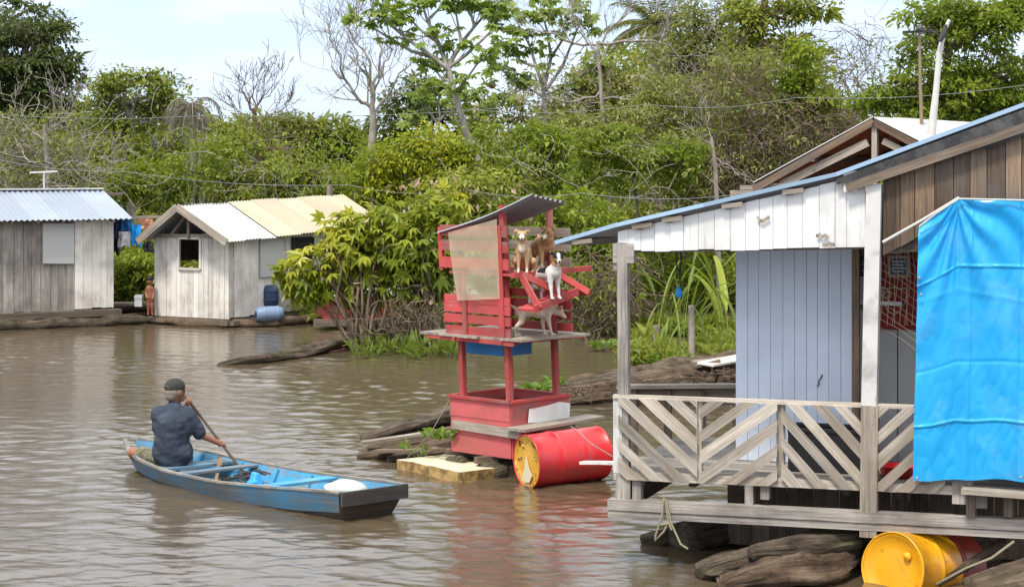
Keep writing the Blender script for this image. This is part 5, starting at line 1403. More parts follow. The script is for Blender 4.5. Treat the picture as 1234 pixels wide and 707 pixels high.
dog("brown dog standing on the upper floor with its head turned left", T(.02, .66, 2.28), math.radians(-80), .82, 'stand', [m_brown, m_tanfur, m_cream],
    {'f': lambda q, hq: 2 if q.z < .10 or (hq.x > .10 and hq.length < .2) else (1 if hq.x > .03 and hq.length < .2 else 0), 'hyaw': -.75, 'hoff': (-.08, 0, .02), 'hpitch': -.25})
dog("black and white dog with tan face standing on the ramp tray", T(-.33, .30, 1.965), math.radians(-58), .78, 'climb', [m_whitefur, m_blackfur, m_tanfur],
    {'f': lambda q, hq: (2 if hq.z < .0 and abs(hq.y) > .022 and hq.x > -.02 else (0 if abs(hq.y) < .020 and hq.x > .0 else 1)) if hq.length < .135 else (1 if q.z > .40 and -.12 < q.x < .13 and q.z < .58 else 0), 'hyaw': -.45})
dog("cream dog walking away along the lower wooden platform", T(-.03, .40, 1.56), math.radians(20), .72, 'stand', [m_cream, m_fawn],
    {'f': lambda q, hq: 1 if (hq.length < .11 and hq.x < 0.03 and hq.z > .01) else 0, 'hoff': (-.0, -.02, -.13), 'hpitch': -.5, 'tail': [(-.29, 0, .41), (-.37, .0, .47), (-.47, .02, .50), (-.53, .03, .49)]})

# ================================================================ far huts on the bank
fd = V(.87, .5, 0).normalized(); fb = V(-fd.y, fd.x, 0)
c1 = P(137, 371, 43.0); c1.z = 0
h1 = thing("plank_shed", "grey plank floating shed with a bluish zinc roof at the left edge", "shed", c1 - fd * 2)
def w1(s, z, t=0.0): return c1 + fd * s + fb * t + V(0, 0, z)
mb = MB()
def rn1(s): return .25 + .5 * random.random()
x_split = on_plane(c1, fd, 90, 330)[0]; xw0 = on_plane(c1, fd, 51, 300)[0]; xw1 = x_split
zw = on_plane(c1, fd, 70, 317)[1]
board_wall(mb, c1, fd, -fb, -4.6, x_split, lambda s: .32, lambda s: 2.32, .20, .02, .008, .02, holes=[(xw0, xw1, .32, .32)] if False else ())
wl = mb.build("front_wall", m_greyboard, h1)
mb = MB(); board_wall(mb, c1 - fb * .004, fd, -fb, x_split, 0, lambda s: .36, lambda s: 2.32, .17, .02, .006, .015); mb.build("white_boards", m_white2, h1)
mb = MB(); mb.slab(c1 - fb * .02, fd, -fb, [(xw0, zw), (xw1 - .02, zw - .02), (xw1 - .02, 2.18), (xw0, 2.2)], .02, 'z', .6); mb.build("shutter", m_zincw, h1)
mb = MB(); board_wall(mb, c1, fb, fd, 0, 3.4, lambda s: .34, lambda s: 2.32 + (.55 - .32 * abs(s - 1.7) if False else 0), .2); board_wall(mb, w1(0, 0, 3.4), -fd, fb, 0, 4.6, lambda s: .34, lambda s: 2.3, .2); mb.build("side_wall", m_greyboard, h1)
mb = MB(); e0, e1 = w1(-5.0, 2.27, -.35), w1(.32, 2.27, -.35); r0, r1 = w1(-5.0, 2.87, 1.7), w1(.32, 2.87, 1.7)
corrugated(mb, e1, e0, r0, r1, .12, .016, nv=8); corrugated(mb, w1(.32, 2.25, 3.8), w1(-5, 2.25, 3.8), r0, r1, .12, .016)
rf = mb.build("roof", m_zinc, h1)
mb = MB(); mb.beam(r0 + V(0, 0, .03), r1 + V(0, 0, .03), .22, .03); mb.build("ridge_cap", m_zincw, rf)
mb = MB()
for k in range(9): s = -4.5 + k * .55; mb.beam(w1(s, 2.235, -.33), w1(s, 2.30, .1), .05, .06)
mb.beam(w1(-5, 2.25, 3.5), w1(.7, 2.35, 1.4), .06, .06); mb.beam(w1(.0, 2.75, 1.65), w1(.75, 2.78, 1.65), .07, .07); mb.build("rafter", m_plankdark, rf)
mb = MB(); mb.beam(w1(-5, .24, -.12), w1(.1, .27, -.12), .24, .13); mb.beam(w1(-5, .15, 3.2), w1(.1, .15, 3.2), .3, .3); mb.beam(w1(-5, .27, 1.5), w1(.0, .27, 1.5), 3.2, .06); mb.build("floor_beam", m_plankdark, h1)
log("float_log", "dark float log under the left grey shed", [w1(-5.2, .08, -.25), w1(-2.5, .06, -.3), w1(.7, .1, -.25)], [.2, .19, .13], m_log, n=12)
o = thing("roof_aerial", "thin T shaped aerial rising behind the left bluish roof", "aerial", P(53, 240, 45.5))
mb = MB(); mb.tube([P(53, 255, 45.6), P(53, 208, 45.6)], .022, n=5); mb.build("mast", m_pole, o)
mb = MB(); mb.beam(P(36, 208, 45.6), P(69, 206.5, 45.6), .05, .04); mb.build("crossbar", m_pole, o)
# second hut
gd = V(.87, -.5, 0).normalized(); gb = V(.5, .87, 0).normalized()
c2 = P(186, 382, 43.2); c2.z = 0
def w2(s, z, t=0.0): return c2 + gd * s + gb * t + V(0, 0, z)
sr_, _ = on_plane(c2, gd, 276, 383); 
def zpt(px, py, t=0.0): return on_plane(c2 + gb * t, gd, px, py)
h2 = thing("plank_shed", "whitewashed gabled floating shed with a cream zinc roof and open window", "shed", w2(sr_ / 2, 0, 2))
ap = zpt(213, 258); wz = zpt(200, 284)[1]; apx, apz = zpt(213, 248, -.45); 
hole = (zpt(216, 305)[0], zpt(242, 305)[0], zpt(229, 324)[1], zpt(229, 287)[1])
mb = MB(); board_wall(mb, c2, gd, -gb, 0, sr_, lambda s: .16, lambda s: wz + (.06 if s > hole[1] else -.02), .155, .02, .007, .012, holes=[hole]); mb.build("front_wall", m_white2, h2)
mb = MB()
for q in ((hole[0], hole[2], hole[1], hole[2]), (hole[0], hole[3], hole[1], hole[3]), (hole[0], hole[2], hole[0], hole[3]), (hole[1], hole[2], hole[1], hole[3])): mb.beam(w2(q[0], q[1], -.01), w2(q[2], q[3], -.01), .05, .05, up=gb)
mb.build("window_frame", m_white2, h2)
LN = 5.4; EZ = on_plane(c2, gd, 273, 287)[1]
mb = MB(); board_wall(mb, w2(sr_, 0), gb, gd, 0, LN, lambda s: .2, lambda s: EZ + .02, .24, .02, .008, .015); mb.build("side_wall", m_white2, h2)
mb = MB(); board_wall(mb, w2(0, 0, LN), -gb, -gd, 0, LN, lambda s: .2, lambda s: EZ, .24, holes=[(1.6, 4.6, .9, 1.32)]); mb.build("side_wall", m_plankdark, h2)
mb = MB(); mb.beam(w2(.0, .14, LN / 2), w2(sr_, .14, LN / 2), LN, .06); mb.build("floor", m_plankdark, h2)
mb = MB(); s_ = on_plane(w2(sr_, 0), gb, 312, 330)[0]; s2_ = on_plane(w2(sr_, 0), gb, 339, 330)[0]; 
if s2_ < s_: s_, s2_ = s2_, s_
mb.slab(w2(sr_ + .025, 0), gb, gd, [(s_, 1.0), (s2_, 1.0), (s2_, EZ - .06), (s_, EZ - .06)], .02, 'z', .5); mb.build("side_shutter", m_greypanel, h2)
mb = MB(); mb.slab(w2(sr_ + .02, 0), gb, gd, [(s2_ + .35, .9), (s2_ + 1.2, .9), (s2_ + 1.2, EZ - .06), (s2_ + .35, EZ - .06)], .012, 'z', .5); mb.build("dark_window_panel", m_black, h2)  # solid black panel on the wall, the window's inner shade put into its colour
apz2 = H - (236 - YH) * (43.2 + 4.7) / FP
FA = w2(apx, apz, -.45); BA = w2(apx, apz + .13, LN + .3)
esl = zpt(166, 290, -.45); esr = zpt(274, 291, -.45)
def eave(q, t, dz=0): return w2(q[0], q[1] + dz, t)
mb = MB(); n = 3
corrugated(mb, eave(esr, -.45), eave(esr, 1.3, .035), FA.lerp(BA, .29), FA, .11, .014, sheet=.7)
rf = mb.build("roof", m_zincw, h2)
mb = MB(); corrugated(mb, eave(esr, 1.27, .06), eave(esr, LN + .3, .14), BA + V(0, 0, .02), FA.lerp(BA, .285) + V(0, 0, .02), .11, .016, sheet=.9); mb.build("cream_sheets", m_zinccream, rf)
mb = MB(); corrugated(mb, eave(esl, -.45), eave(esl, LN + .3, .1), BA, FA, .11, .014); mb.build("left_slope", m_zinc, rf)
mb = MB(); mb.beam(eave(esl, -.47, -.02), FA + V(0, 0, -.03), .03, .16, up=V(0, 0, 1)); mb.beam(eave(esr, -.47, -.02), FA + V(0, 0, -.03), .03, .16, up=V(0, 0, 1)); mb.build("barge_board", m_plank, rf)
mb = MB(); mb.beam(w2(apx, apz - .1, -.05), w2(apx, wz - .05, -.05), .06, .06, up=gb); mb.beam(w2(apx, apz - .15, -.05), w2(apx - .5, wz, -.05), .05, .07, up=gb); mb.beam(w2(0, wz, -.03), w2(sr_, wz + .03, -.03), .05, .07)
mb.beam(FA + V(0, 0, -.05), BA + V(0, 0, -.05), .06, .08); mb.build("gable_truss", m_plank, h2)
mb = MB(); mb.beam(w2(apx - .02, apz + .1, LN - .2), w2(apx - .02, apz + .38, LN - .2), .1, .1, up=gb); mb.build("chimney_post", m_plank, rf)
mb = MB(); mb.beam(w2(-.2, .09, 0), w2(sr_ + .2, .09, 0), .2, .1); mb.beam(w2(sr_, .09, -.2), w2(sr_, .09, LN), .2, .1); mb.build("floor_beam", m_plankdark, h2)
log("float_log", "long brown float log lying along the shore before the gabled shed", [WZ(160, 384, .04), WZ(235, 390, .06), WZ(330, 390, .06), WZ(430, 380, .08), WZ(540, 370, .1)], [.10, .13, .14, .15, .12], m_logwarm, n=12)
log("float_log", "short pale float log under the standing child", [WZ(108, 386, .05), WZ(150, 382, .12), WZ(192, 379, .10)], [.09, .13, .11], m_logwarm, n=12)
log("float_log", "dark float log between the sheds behind the child", [WZ(130, 372, .15), WZ(165, 370, .22), WZ(200, 368, .18)], [.14, .17, .14], m_log, n=12)
log("float_log", "log float bearing planks behind the blue barrel", [WZ(290, 376, .1), WZ(380, 372, .15), WZ(470, 366, .15)], [.14, .16, .14], m_log, n=12)
plank_thing("walkway_plank", "grey walkway plank between the two sheds", "plank", P(132, 366, 44.2), P(190, 365, 44.0), .5, .05, m_plank)
o = MB(); o.beam(P(163, 362, 43.6), P(172, 362, 43.6), .2, .25); o.beam(P(162.6, 358, 43.6), P(172.4, 358, 43.6), .22, .04)
tag(o.build("white_box", m_whitepaint), "small white box on the walkway beside the child", "box")
# barrels
def barrel(label, p0, axis, r, L, mat, hole=True):
    o = thing("barrel", label, "barrel", V(p0.x, p0.y, 0)); mb = MB()
    mb.lathe(p0, axis, [(.0, .02), (0, r * .62), (.03, r * .80), (.10, r * .97), (.2, r), (L * .5, r * 1.01), (L - .2, r), (L - .1, r * .97), (L - .03, r * .8), (L, r * .62), (L, .01)], 24); b_ = mb.build("body", mat, o)
    mb = MB(); ax = Vector(axis).normalized(); 
    for t_ in (.16, L - .16): mb.lathe(p0 + ax * t_, ax, [(0, r), (.01, r * 1.03), (.04, r * 1.03), (.05, r)], 24)
    mb.build("hoop", mat, b_)
    s_ = ax.cross(V(0, 0, 1)); s_ = s_.normalized() if s_.length > .1 else V(1, 0, 0)
    mb = MB(); mb.lathe(p0 + s_ * r * .2 - ax * .006 , ax, [(0, .001), (.0, .07), (.012, .075)], 14); mb.build("opening", m_black, b_)
    return o
barrel("grey blue plastic barrel lying on the log float beside the shed", P(308, 379, 42.2), (.93, .36, .02), .165, .60, m_barrel)
barrel("dark blue barrel standing upright against the shed side wall", P(325, 371, 43.4), (0, 0, 1), .2, .5, m_barreldark)
# laundry and its pole
o = thing("drying_pole", "horizontal pole with laundry stretched between the two shed roofs", "pole", P(150, 262, 43.6))
mb = MB(); mb.beam(P(126, 263, 43.4), P(194, 261, 43.2), .05, .06); mb.build("pole", m_plank, o)
def cloth(px0, px1, py0, py1, col, lab, dd=0.0, rg=.02):
    m_c = plain("laundry " + lab.split()[0] + " cloth", col, .85, .2, 9)
    mb = MB(); sd_ = random.random() * 9
    def f(a, b):
        px = px0 + (px1 - px0) * a + 1.5 * math.sin(b * 5 + sd_) * b; py = py0 + (py1 - py0) * b * (1 + .08 * math.sin(a * 7 + sd_))
        return P(px, py, 43.3 + dd + .05 * math.sin(a * 9 + sd_ + b) * (.3 + b) + .03 * noise.noise(Vector((a * 4, b * 4, sd_))))
    mb.grid(f, 14, 14, .5, 0, True, V(0, .008, 0)); tag(mb.build("laundry", m_c), lab, "laundry", "laundry hung between the sheds")
cloth(134, 143, 264, 306, (.03, .035, .05), "dark grey garment hanging lowest beside the left shed", .15)
cloth(137, 146, 265, 288, (.025, .05, .12), "navy garment hanging beside the left shed corner")
cloth(145, 159, 264, 280, (.02, .16, .36), "blue crumpled shirt at the top of the drying pole", .06)
cloth(143, 157, 279, 297, (.62, .60, .60), "white cloth hanging under the blue crumpled shirt", -.08)
cloth(157, 170, 271, 296, (.01, .27, .62), "bright blue cloth hanging right of the white cloth", -.03)
cloth(166, 184, 264, 277, (.62, .27, .17), "salmon orange cloth beside the gabled roof corner", .05)
cloth(173, 185, 291, 304, (.03, .028, .03), "black cloth hanging by the corner of the gabled shed", .1)
# red shed mostly hidden by the bush
rs_ = thing("red_shed", "low red painted board shed half hidden behind the leafy bush", "shed", P(470, 372, 41.5))
o_ = P(390, 372, 41.5); o_.z = 0; rd = V(.98, .2, 0).normalized(); rb_ = V(-.2, .98, 0).normalized()
mb = MB(); board_wall(mb, o_, rd, -rb_, 0, 3.1, lambda s: .22, lambda s: .70, .18); mb.build("front_wall", m_red, rs_)
mb = MB(); board_wall(mb, o_, rb_, -rd, 0, 1.6, lambda s: .22, lambda s: .70, .18); mb.build("side_wall", m_red, rs_)
mb = MB(); board_wall(mb, o_ + rd * 3.1, rb_, rd, 0, 1.6, lambda s: .22, lambda s: .70, .18); mb.build("side_wall", m_red, rs_)
mb = MB(); corrugated(mb, o_ + rd * -.2 - rb_ * .2 + V(0, 0, .70), o_ + rd * 3.3 - rb_ * .2 + V(0, 0, .70), o_ + rd * 3.3 + rb_ * 1.8 + V(0, 0, .88), o_ + rd * -.2 + rb_ * 1.8 + V(0, 0, .88), .1, .014); mb.build("roof", m_zincunder, rs_)
mb = MB(); mb.beam(o_ + rd * -.2 + V(0, 0, .15), o_ + rd * 3.3 + V(0, 0, .15), .25, .14); mb.build("floor_beam", m_plankdark, rs_)
# wires
def wire(lab, pts, r=.0055):
    mb = MB(); P3 = []
    for (a, b) in zip(pts, pts[1:]):
        for i in range(8): P3.append(a.lerp(b, i / 8) - V(0, 0, .12 * math.sin(math.pi * i / 8)))
    P3.append(pts[-1]); mb.tube(P3, r, n=4); tag(mb.build("overhead_wire", m_wire), lab, "wire")
wire("high overhead wire crossing the sky above the left sheds", [P(-40, 135, 47), P(260, 139, 46), P(660, 126, 44)])
wire("low overhead wire running behind the cream roof", [P(-30, 186, 46), P(150, 207, 45.5), P(420, 223, 45), P(560, 230, 44)])
wire("overhead wire level with the tower roof leading to the porch", [P(560, 228, 42), P(700, 233, 38), P(920, 231, 33)], .006)
wire("upper overhead wire rising across the trees to the right edge", [P(560, 132, 44), P(780, 126, 40), P(960, 118, 36), P(1290, 95, 31)], .0055)
# ================================================================ trees on the bank
TG = "trees on the river bank"
BG = "bushes on the river bank"
tree("broadleaf_tree", "tall dark leaved tree at the far left with a broad layered crown", "tree", 60, [(22, 262), (22, 190), (30, 120), (32, 40)],
     [(22, 90, 62, 40), (62, 72, 30, 28), (10, 25, 58, 30), (72, 112, 24, 24), (30, 140, 58, 26), (-30, 90, 45, 70), (48, 45, 34, 20), (85, 135, 22, 18)], 'dark', .24, 26, .40, .85, .26, group=TG, flat=.4)
tree("broadleaf_tree", "domed green tree with a twisted pale trunk behind the left shed", "tree", 56, [(157, 260), (155, 215), (151, 180), (160, 150), (150, 125)],
     [(150, 108, 42, 24), (126, 128, 28, 36), (195, 110, 36, 26), (215, 150, 26, 40), (160, 140, 34, 26), (196, 180, 44, 34), (118, 165, 22, 26)], 'mid', .19, 26, .40, .9, .17, m_barkpale, TG, flat=.5)
tree("broadleaf_tree", "rounded dark green tree right of the vine covered trunk", "tree", 60, [(385, 262), (382, 200), (380, 150)],
     [(372, 148, 38, 18), (402, 165, 34, 24), (345, 172, 32, 24), (420, 186, 22, 26), (380, 192, 46, 26), (338, 150, 24, 14)], 'mid', .22, 26, .45, .85, .17, group=TG, tbase=.36, flat=.4)
tree("broadleaf_tree", "dark evergreen tree behind the white barked tree", "tree", 64, [(490, 260), (488, 180), (492, 120)],
     [(490, 118, 26, 22), (472, 150, 26, 26), (512, 148, 24, 28), (485, 180, 38, 24), (520, 105, 18, 14)], 'dark', .26, 24, .45, .85, .17, group=TG, tbase=.5)
tree("broadleaf_tree", "thin crowned light green tree behind the red tower", "tree", 64, [(600, 260), (595, 180), (592, 120)],
     [(580, 128, 44, 22), (630, 120, 36, 26), (566, 160, 30, 24), (615, 165, 40, 28), (540, 140, 24, 18), (665, 150, 34, 34)], 'olive', .22, 20, .48, .6, .15, m_barkpale, TG, tbase=.7)
tree("broadleaf_tree", "hazy olive tree rising above the dead branches", "tree", 62, [(705, 260), (700, 170), (705, 90)],
     [(700, 105, 42, 34), (740, 90, 38, 34), (690, 150, 44, 34), (745, 140, 50, 36), (775, 110, 30, 34)], 'olive', .20, 26, .48, 1.0, .17, group=TG, tbase=.66)
tree("broadleaf_tree", "tall fine leaved tree right of the palm", "tree", 56, [(838, 260), (835, 160), (838, 70)],
     [(838, 22, 34, 28), (858, 66, 38, 38), (818, 70, 30, 36), (852, 118, 44, 36), (815, 120, 32, 34), (880, 20, 30, 28), (800, 150, 40, 34)], 'olive', .17, 28, .42, .85, .2, group=TG, tbase=.5)
tree("broadleaf_tree", "dense bright green tree filling the upper right corner", "tree", 48, [(1140, 260), (1138, 150), (1142, 60)],
     [(1128, 58, 46, 42), (1188, 36, 52, 44), (1090, 102, 36, 24), (1160, 108, 58, 28), (1215, 96, 40, 44), (1062, 122, 30, 18), (1142, 14, 44, 22), (1225, 20, 40, 34), (1190, 140, 50, 26), (1110, 130, 40, 22)], 'bright', .19, 28, .36, 1.0, .22, group=TG, tbase=.33, flat=.42)
tree("vine_tree", "tall tree smothered in brown vines left of the sky gap", "tree", 52, [(918, 262), (910, 180), (905, 110), (916, 50), (926, -20)],
     [(930, 14, 52, 26), (966, 96, 22, 34), (972, 140, 20, 24), (958, 60, 18, 22), (892, 34, 28, 30), (990, 10, 34, 16)], 'mid', .19, 26, .34, .9, .2, m_barkvine, TG, tbase=.55, twigs=14)
tree("vine_tree", "bright leafy vine clump hanging on the brown tangle", "tree", 50, [(968, 240), (966, 160), (964, 110)],
     [(964, 96, 18, 26), (976, 130, 20, 22), (950, 128, 14, 18), (972, 60, 13, 14), (990, 118, 14, 14)], 'bright', .2, 26, .3, 1.1, .06, m_barkvine, TG)

def tangle(name, label, D, px0, px1, py0, py1, n, mat, ln=1.6, seed=1, r=.011, cat="vines", leaves=None):
    rng = nrng(); k = D / FP
    b = P((px0 + px1) / 2, py1, D); root = thing(name, label, cat, V(b.x, b.y, terrain_z(b.x, b.y)), "dry vine tangles and thickets")
    mb = MB()
    for _ in range(n):
        u = rng.random(); px = px0 + (px1 - px0) * rng.random(); py = py0 + (py1 - py0) * rng.random() ** .8
        p = P(px, py, D + rng.normal(0, .7)); d = Vector((rng.normal(0, .7), rng.normal(0, .4), -1 + 1.3 * rng.random())).normalized()
        path = [p]; L = ln * rng.uniform(.4, 1.3)
        for i in range(6):
            d = (d + Vector(rng.normal(0, .35, 3)) + V(0, 0, -.08)).normalized(); path.append(path[-1] + d * L / 6)
        mb.tube(path, [r * rng.uniform(.5, 1.4)] * 7, n=3, caps=False)
    mb.build("stems", mat, root)
    if leaves:
        m_, cnt, size = leaves; C = np.array([P(px0 + (px1 - px0) * rng.random(), py0 + (py1 - py0) * rng.random(), D + rng.normal(-.3, .6)) for _ in range(cnt)])
        foliage_mesh("leaves", [clump_leaves(C, unit(rng.normal(size=(cnt, 3))), np.full(cnt, .22), 10, size, rng)], root, LF[m_])
    return root
tangle("vine_tangle", "brown dry vine curtain left of the hut gable", 50, 858, 935, 60, 218, 640, m_barkvine, 1.5, r=.008, leaves=('olive', 420, .10))
tangle("vine_tangle", "brown twig mass behind the hut gable ridge", 50, 925, 1050, 110, 215, 950, m_barkvine, 1.3, r=.008, leaves=('olive', 160, .11))
tangle("vine_tangle", "thin bare twigs against the white cloud at upper right", 54, 985, 1062, 20, 130, 240, m_barkvine, 1.3, r=.008, leaves=('mid', 26, .12))
tangle("vine_tangle", "grey brown thicket among olive leaves right of the palm", 52, 770, 870, 90, 235, 190, m_barkgrey, 1.5, r=.008, leaves=('olive', 620, .11))
tangle("dry_thicket", "grey bare branch thicket behind the left shed roof", 50, -10, 108, 135, 236, 260, m_barkgrey, 1.7, r=.010, leaves=('olive', 240, .11))
tangle("vine_tangle", "reddish vines draped on the bare topped trunk", 53, 288, 336, 138, 236, 330, m_barkvine, 1.2, r=.010, leaves=('mid', 60, .13))

tangle("vine_tangle", "thin pale stems over the shrubs above the left sheds", 49.2, 110, 290, 150, 240, 45, m_barkgrey, 1.5, r=.007, cat="vines", leaves=('mid', 80, .11))
tangle("vine_tangle", "thin pale stems over the shrubs behind the cream roof", 49.0, 290, 440, 160, 240, 45, m_barkgrey, 1.4, r=.007, cat="vines", leaves=('bright', 70, .11))
tangle("vine_tangle", "thin pale stems hanging in the bushes right of the tower", 44.0, 560, 850, 150, 260, 60, m_barkgrey, 1.4, r=.006, cat="vines", leaves=('olive', 60, .10))
def bare_tree(name, label, D, trunk, limbs, r0, mat, depth=3, seed=0, twig=.9, group="bare branched trees"):
    rng = nrng(); pth = [P(x, y, D) for x, y in trunk]
    base = V(pth[0].x, pth[0].y, terrain_z(pth[0].x, pth[0].y)); root = thing(name, label, "tree", base, group)
    mb = MB(); pth[0].z = min(pth[0].z, base.z - .1); n = len(pth)
    mb.tube(pth, [r0 * (1 - .5 * i / (n - 1)) for i in range(n)], n=9, caps=False, bump=.12); mb.build("trunk", mat, root)
    mb = MB(); ends = []
    for lb in limbs:
        rr0 = lb[0] * .68; off = rng.normal(0, .25); raw = [P(x, y, D + off * i / len(lb)) for i, (x, y) in enumerate(lb[1:])]; pts = [raw[0]]
        for q0, q1 in zip(raw, raw[1:]):
            L_ = (q1 - q0).length * .09
            for f_ in (.33, .67): pts.append(q0.lerp(q1, f_) + Vector(rng.normal(0, L_, 3)))
            pts.append(q1)
        m = len(pts); rad = [max(.012, rr0 * (1 - .75 * i / (m - 1))) for i in range(m)]
        mb.tube(pts, rad, n=6, caps=False)
        for i in range(1, m):
            for _ in range(1 if i < m - 1 else 3):
                a = pts[i].lerp(pts[i - 1], rng.random() * .6); d = (pts[i] - pts[i - 1]).normalized()
                grow(mb, a, (d + Vector(rng.normal(0, .6, 3)) + V(0, 0, .25)).normalized(), twig * rng.uniform(.6, 1.2), rad[i] * .5, depth - 1, rng, (2, 3), .5, .3, .2, .007, 4, 3, ends)
    mb.build("branches", mat, root)
    return root, ends
bare_tree("bare_tree", "leafless grey brown tree standing against the sky left of centre", 57, [(449, 250), (447, 190), (450, 150), (448, 125)],
          [(.085, (448, 130), (432, 120), (415, 95), (404, 60), (395, 28)), (.08, (448, 125), (446, 90), (438, 60), (418, 32)), (.075, (450, 125), (456, 90), (460, 60), (446, 30)), (.06, (452, 135), (470, 110), (486, 85), (504, 70)),
           (.05, (446, 95), (432, 80), (425, 55), (432, 35)), (.05, (456, 95), (468, 72), (470, 45), (462, 25)), (.045, (415, 95), (402, 85), (396, 65))], .15, m_barkgrey, 3)
bare_tree("dead_tree", "dead pale grey tree with wide level branches behind the tower", 54, [(735, 262), (733, 200), (727, 150), (723, 90), (720, 50)],
          [(.06, (722, 55), (690, 52), (655, 40), (640, 35)), (.065, (722, 52), (760, 50), (795, 52), (830, 68)), (.055, (724, 110), (695, 122), (660, 118), (635, 125)), (.055, (725, 120), (765, 122), (800, 110), (840, 118)),
           (.05, (722, 70), (700, 40), (690, 20)), (.05, (722, 60), (742, 30), (758, 12)), (.05, (727, 140), (700, 150), (668, 140)), (.045, (795, 52), (806, 25), (800, 5)), (.045, (727, 135), (760, 150), (800, 142))], .085, m_barkgrey, 3)
bare_tree("dead_tree", "slender bare topped tree above the reddish vines", 54, [(312, 262), (310, 190), (308, 150), (306, 130)],
          [(.05, (306, 135), (296, 118), (288, 105)), (.05, (307, 132), (318, 115), (330, 102)), (.04, (310, 150), (326, 140), (345, 128)), (.04, (306, 132), (305, 112), (310, 98)), (.035, (308, 150), (294, 140), (284, 132))], .12, m_barkvine, 3, twig=.55)
bare_tree("dead_tree", "crooked grey dead sapling before the left bank trees", 49, [(60, 250), (57, 200), (54, 150)],
          [(.05, (56, 200), (30, 190), (5, 178)), (.05, (57, 210), (85, 195), (112, 188)), (.04, (55, 170), (30, 150), (2, 140)), (.04, (60, 225), (90, 225), (120, 205)), (.035, (55, 165), (72, 150), (84, 130))], .10, m_barkgrey, 3, twig=.8)
bare_tree("dead_tree", "slim leaning dead trunk in the bushes right of centre", 46, [(868, 250), (862, 200), (857, 165)],
          [(.035, (858, 175), (844, 168), (832, 160)), (.035, (860, 190), (876, 198), (890, 212)), (.03, (857, 165), (852, 150), (855, 135))], .07, m_barkgrey, 2, twig=.5)

def cecropia(name, label, D, trunk, limbs, r0, rust=0, lobes=7, size=.27, per=(6, 10)):
    rng = nrng(); pth = [P(x, y, D) for x, y in trunk]
    base = V(pth[0].x, pth[0].y, terrain_z(pth[0].x, pth[0].y)); root = thing(name, label, "tree", base, "umbrella leaved trees")
    mb = MB(); pth[0].z = min(pth[0].z, base.z - .1); n = len(pth); mb.tube(pth, [r0 * (1 - .45 * i / (n - 1)) for i in range(n)], n=10, caps=False, bump=.06)
    mb.build("trunk", m_barkpale, root); mb = MB(); tips = []
    for lb in limbs:
        off = rng.normal(0, .5); pts = [P(x, y, D + off * i / len(lb)) for i, (x, y) in enumerate(lb[1:])]; m = len(pts)
        mb.tube(pts, [max(.016, lb[0] * (1 - .65 * i / (m - 1))) for i in range(m)], n=6, caps=False); tips.append(pts[-1]); tips.append(pts[-1] + Vector(rng.normal(0, .15, 3)))
        for i in range(1, m):
            for _ in range(1 if i < m - 2 else 2):
                a = pts[i].lerp(pts[i - 1], rng.random() * .7); d = (pts[i] - pts[i - 1]).normalized() + Vector(rng.normal(0, .55, 3)) + V(0, 0, .5)
                e = a + d.normalized() * rng.uniform(.35, .85); mb.tube([a, a.lerp(e, .5) + V(0, 0, -.04), e], [.018, .014, .010], n=4, caps=False); tips.append(e)
    mb.build("branches", m_barkpale, root)
    c = []; ax = []; 
    for t in tips:
        for _ in range(int(rng.integers(*per))):
            h = rng.uniform(0, 6.283); d = np.array([math.cos(h), math.sin(h), rng.uniform(-.35, .5)]); c.append(np.array(t) + d * rng.uniform(.10, .34)); ax.append(d)
    c = np.array(c); ax = unit(np.array(ax)); nn = len(c); tint = np.clip(.5 + rng.normal(0, .2, nn), 0, 1)
    nr = unit(ax * .25 + np.array([0, -.35, 1]) + rng.normal(0, .55, (nn, 3)))
    foliage_mesh("crown", palmate(c, ax, nr, size * rng.uniform(.6, 1.1, nn), lobes, rng, tint, .22, 2.4, .62), root, LF['cecropia'])
    if rust:
        k = rng.integers(0, len(tips), rust); cc = np.array([tips[i] for i in k]) + rng.normal(0, .2, (rust, 3)) - np.array([0, 0, .2]); a2 = unit(rng.normal(size=(rust, 3)) - np.array([0, 0, .8]))
        foliage_mesh("dead_leaves", palmate(cc, a2, unit(rng.normal(size=(rust, 3))), np.full(rust, .2), 7, rng, np.full(rust, .5), .4, 2.4, .4), root, LF['rust'])
    return root
cecropia("umbrella_tree", "tall leaning white barked tree with sparse broad leaved top", 54, [(596, 262), (578, 198), (560, 155), (548, 112), (540, 80)],
         [(.07, (542, 85), (520, 68), (492, 48), (468, 28), (455, 12)), (.06, (520, 68), (496, 62), (466, 44), (440, 28)), (.07, (540, 82), (528, 52), (515, 25), (508, 2)), (.07, (540, 80), (556, 52), (572, 32), (590, 12)), (.06, (540, 82), (562, 66), (590, 40), (602, 22)),
          (.05, (556, 52), (552, 30), (548, 8)), (.05, (548, 112), (566, 90), (580, 70)), (.045, (528, 52), (505, 35), (490, 18)), (.05, (572, 32), (566, 12), (570, -8)), (.045, (545, 100), (530, 92), (522, 80)), (.045, (515, 25), (530, 10), (540, -6))], .125, 2, per=(5, 8))
cecropia("umbrella_tree", "second pale barked broad leaved tree right of the leaning one", 57, [(658, 262), (660, 190), (656, 130), (655, 100)],
         [(.06, (656, 110), (646, 80), (638, 55), (630, 40)), (.06, (656, 105), (664, 70), (660, 40), (655, 22)), (.055, (657, 110), (678, 80), (690, 50), (700, 25)), (.05, (646, 80), (628, 75), (616, 62)), (.05, (664, 70), (682, 42), (676, 18)), (.045, (657, 118), (640, 108), (620, 100)), (.045, (657, 115), (690, 100), (712, 80)), (.04, (640, 90), (625, 110), (608, 118))], .085, 4, per=(5, 8))
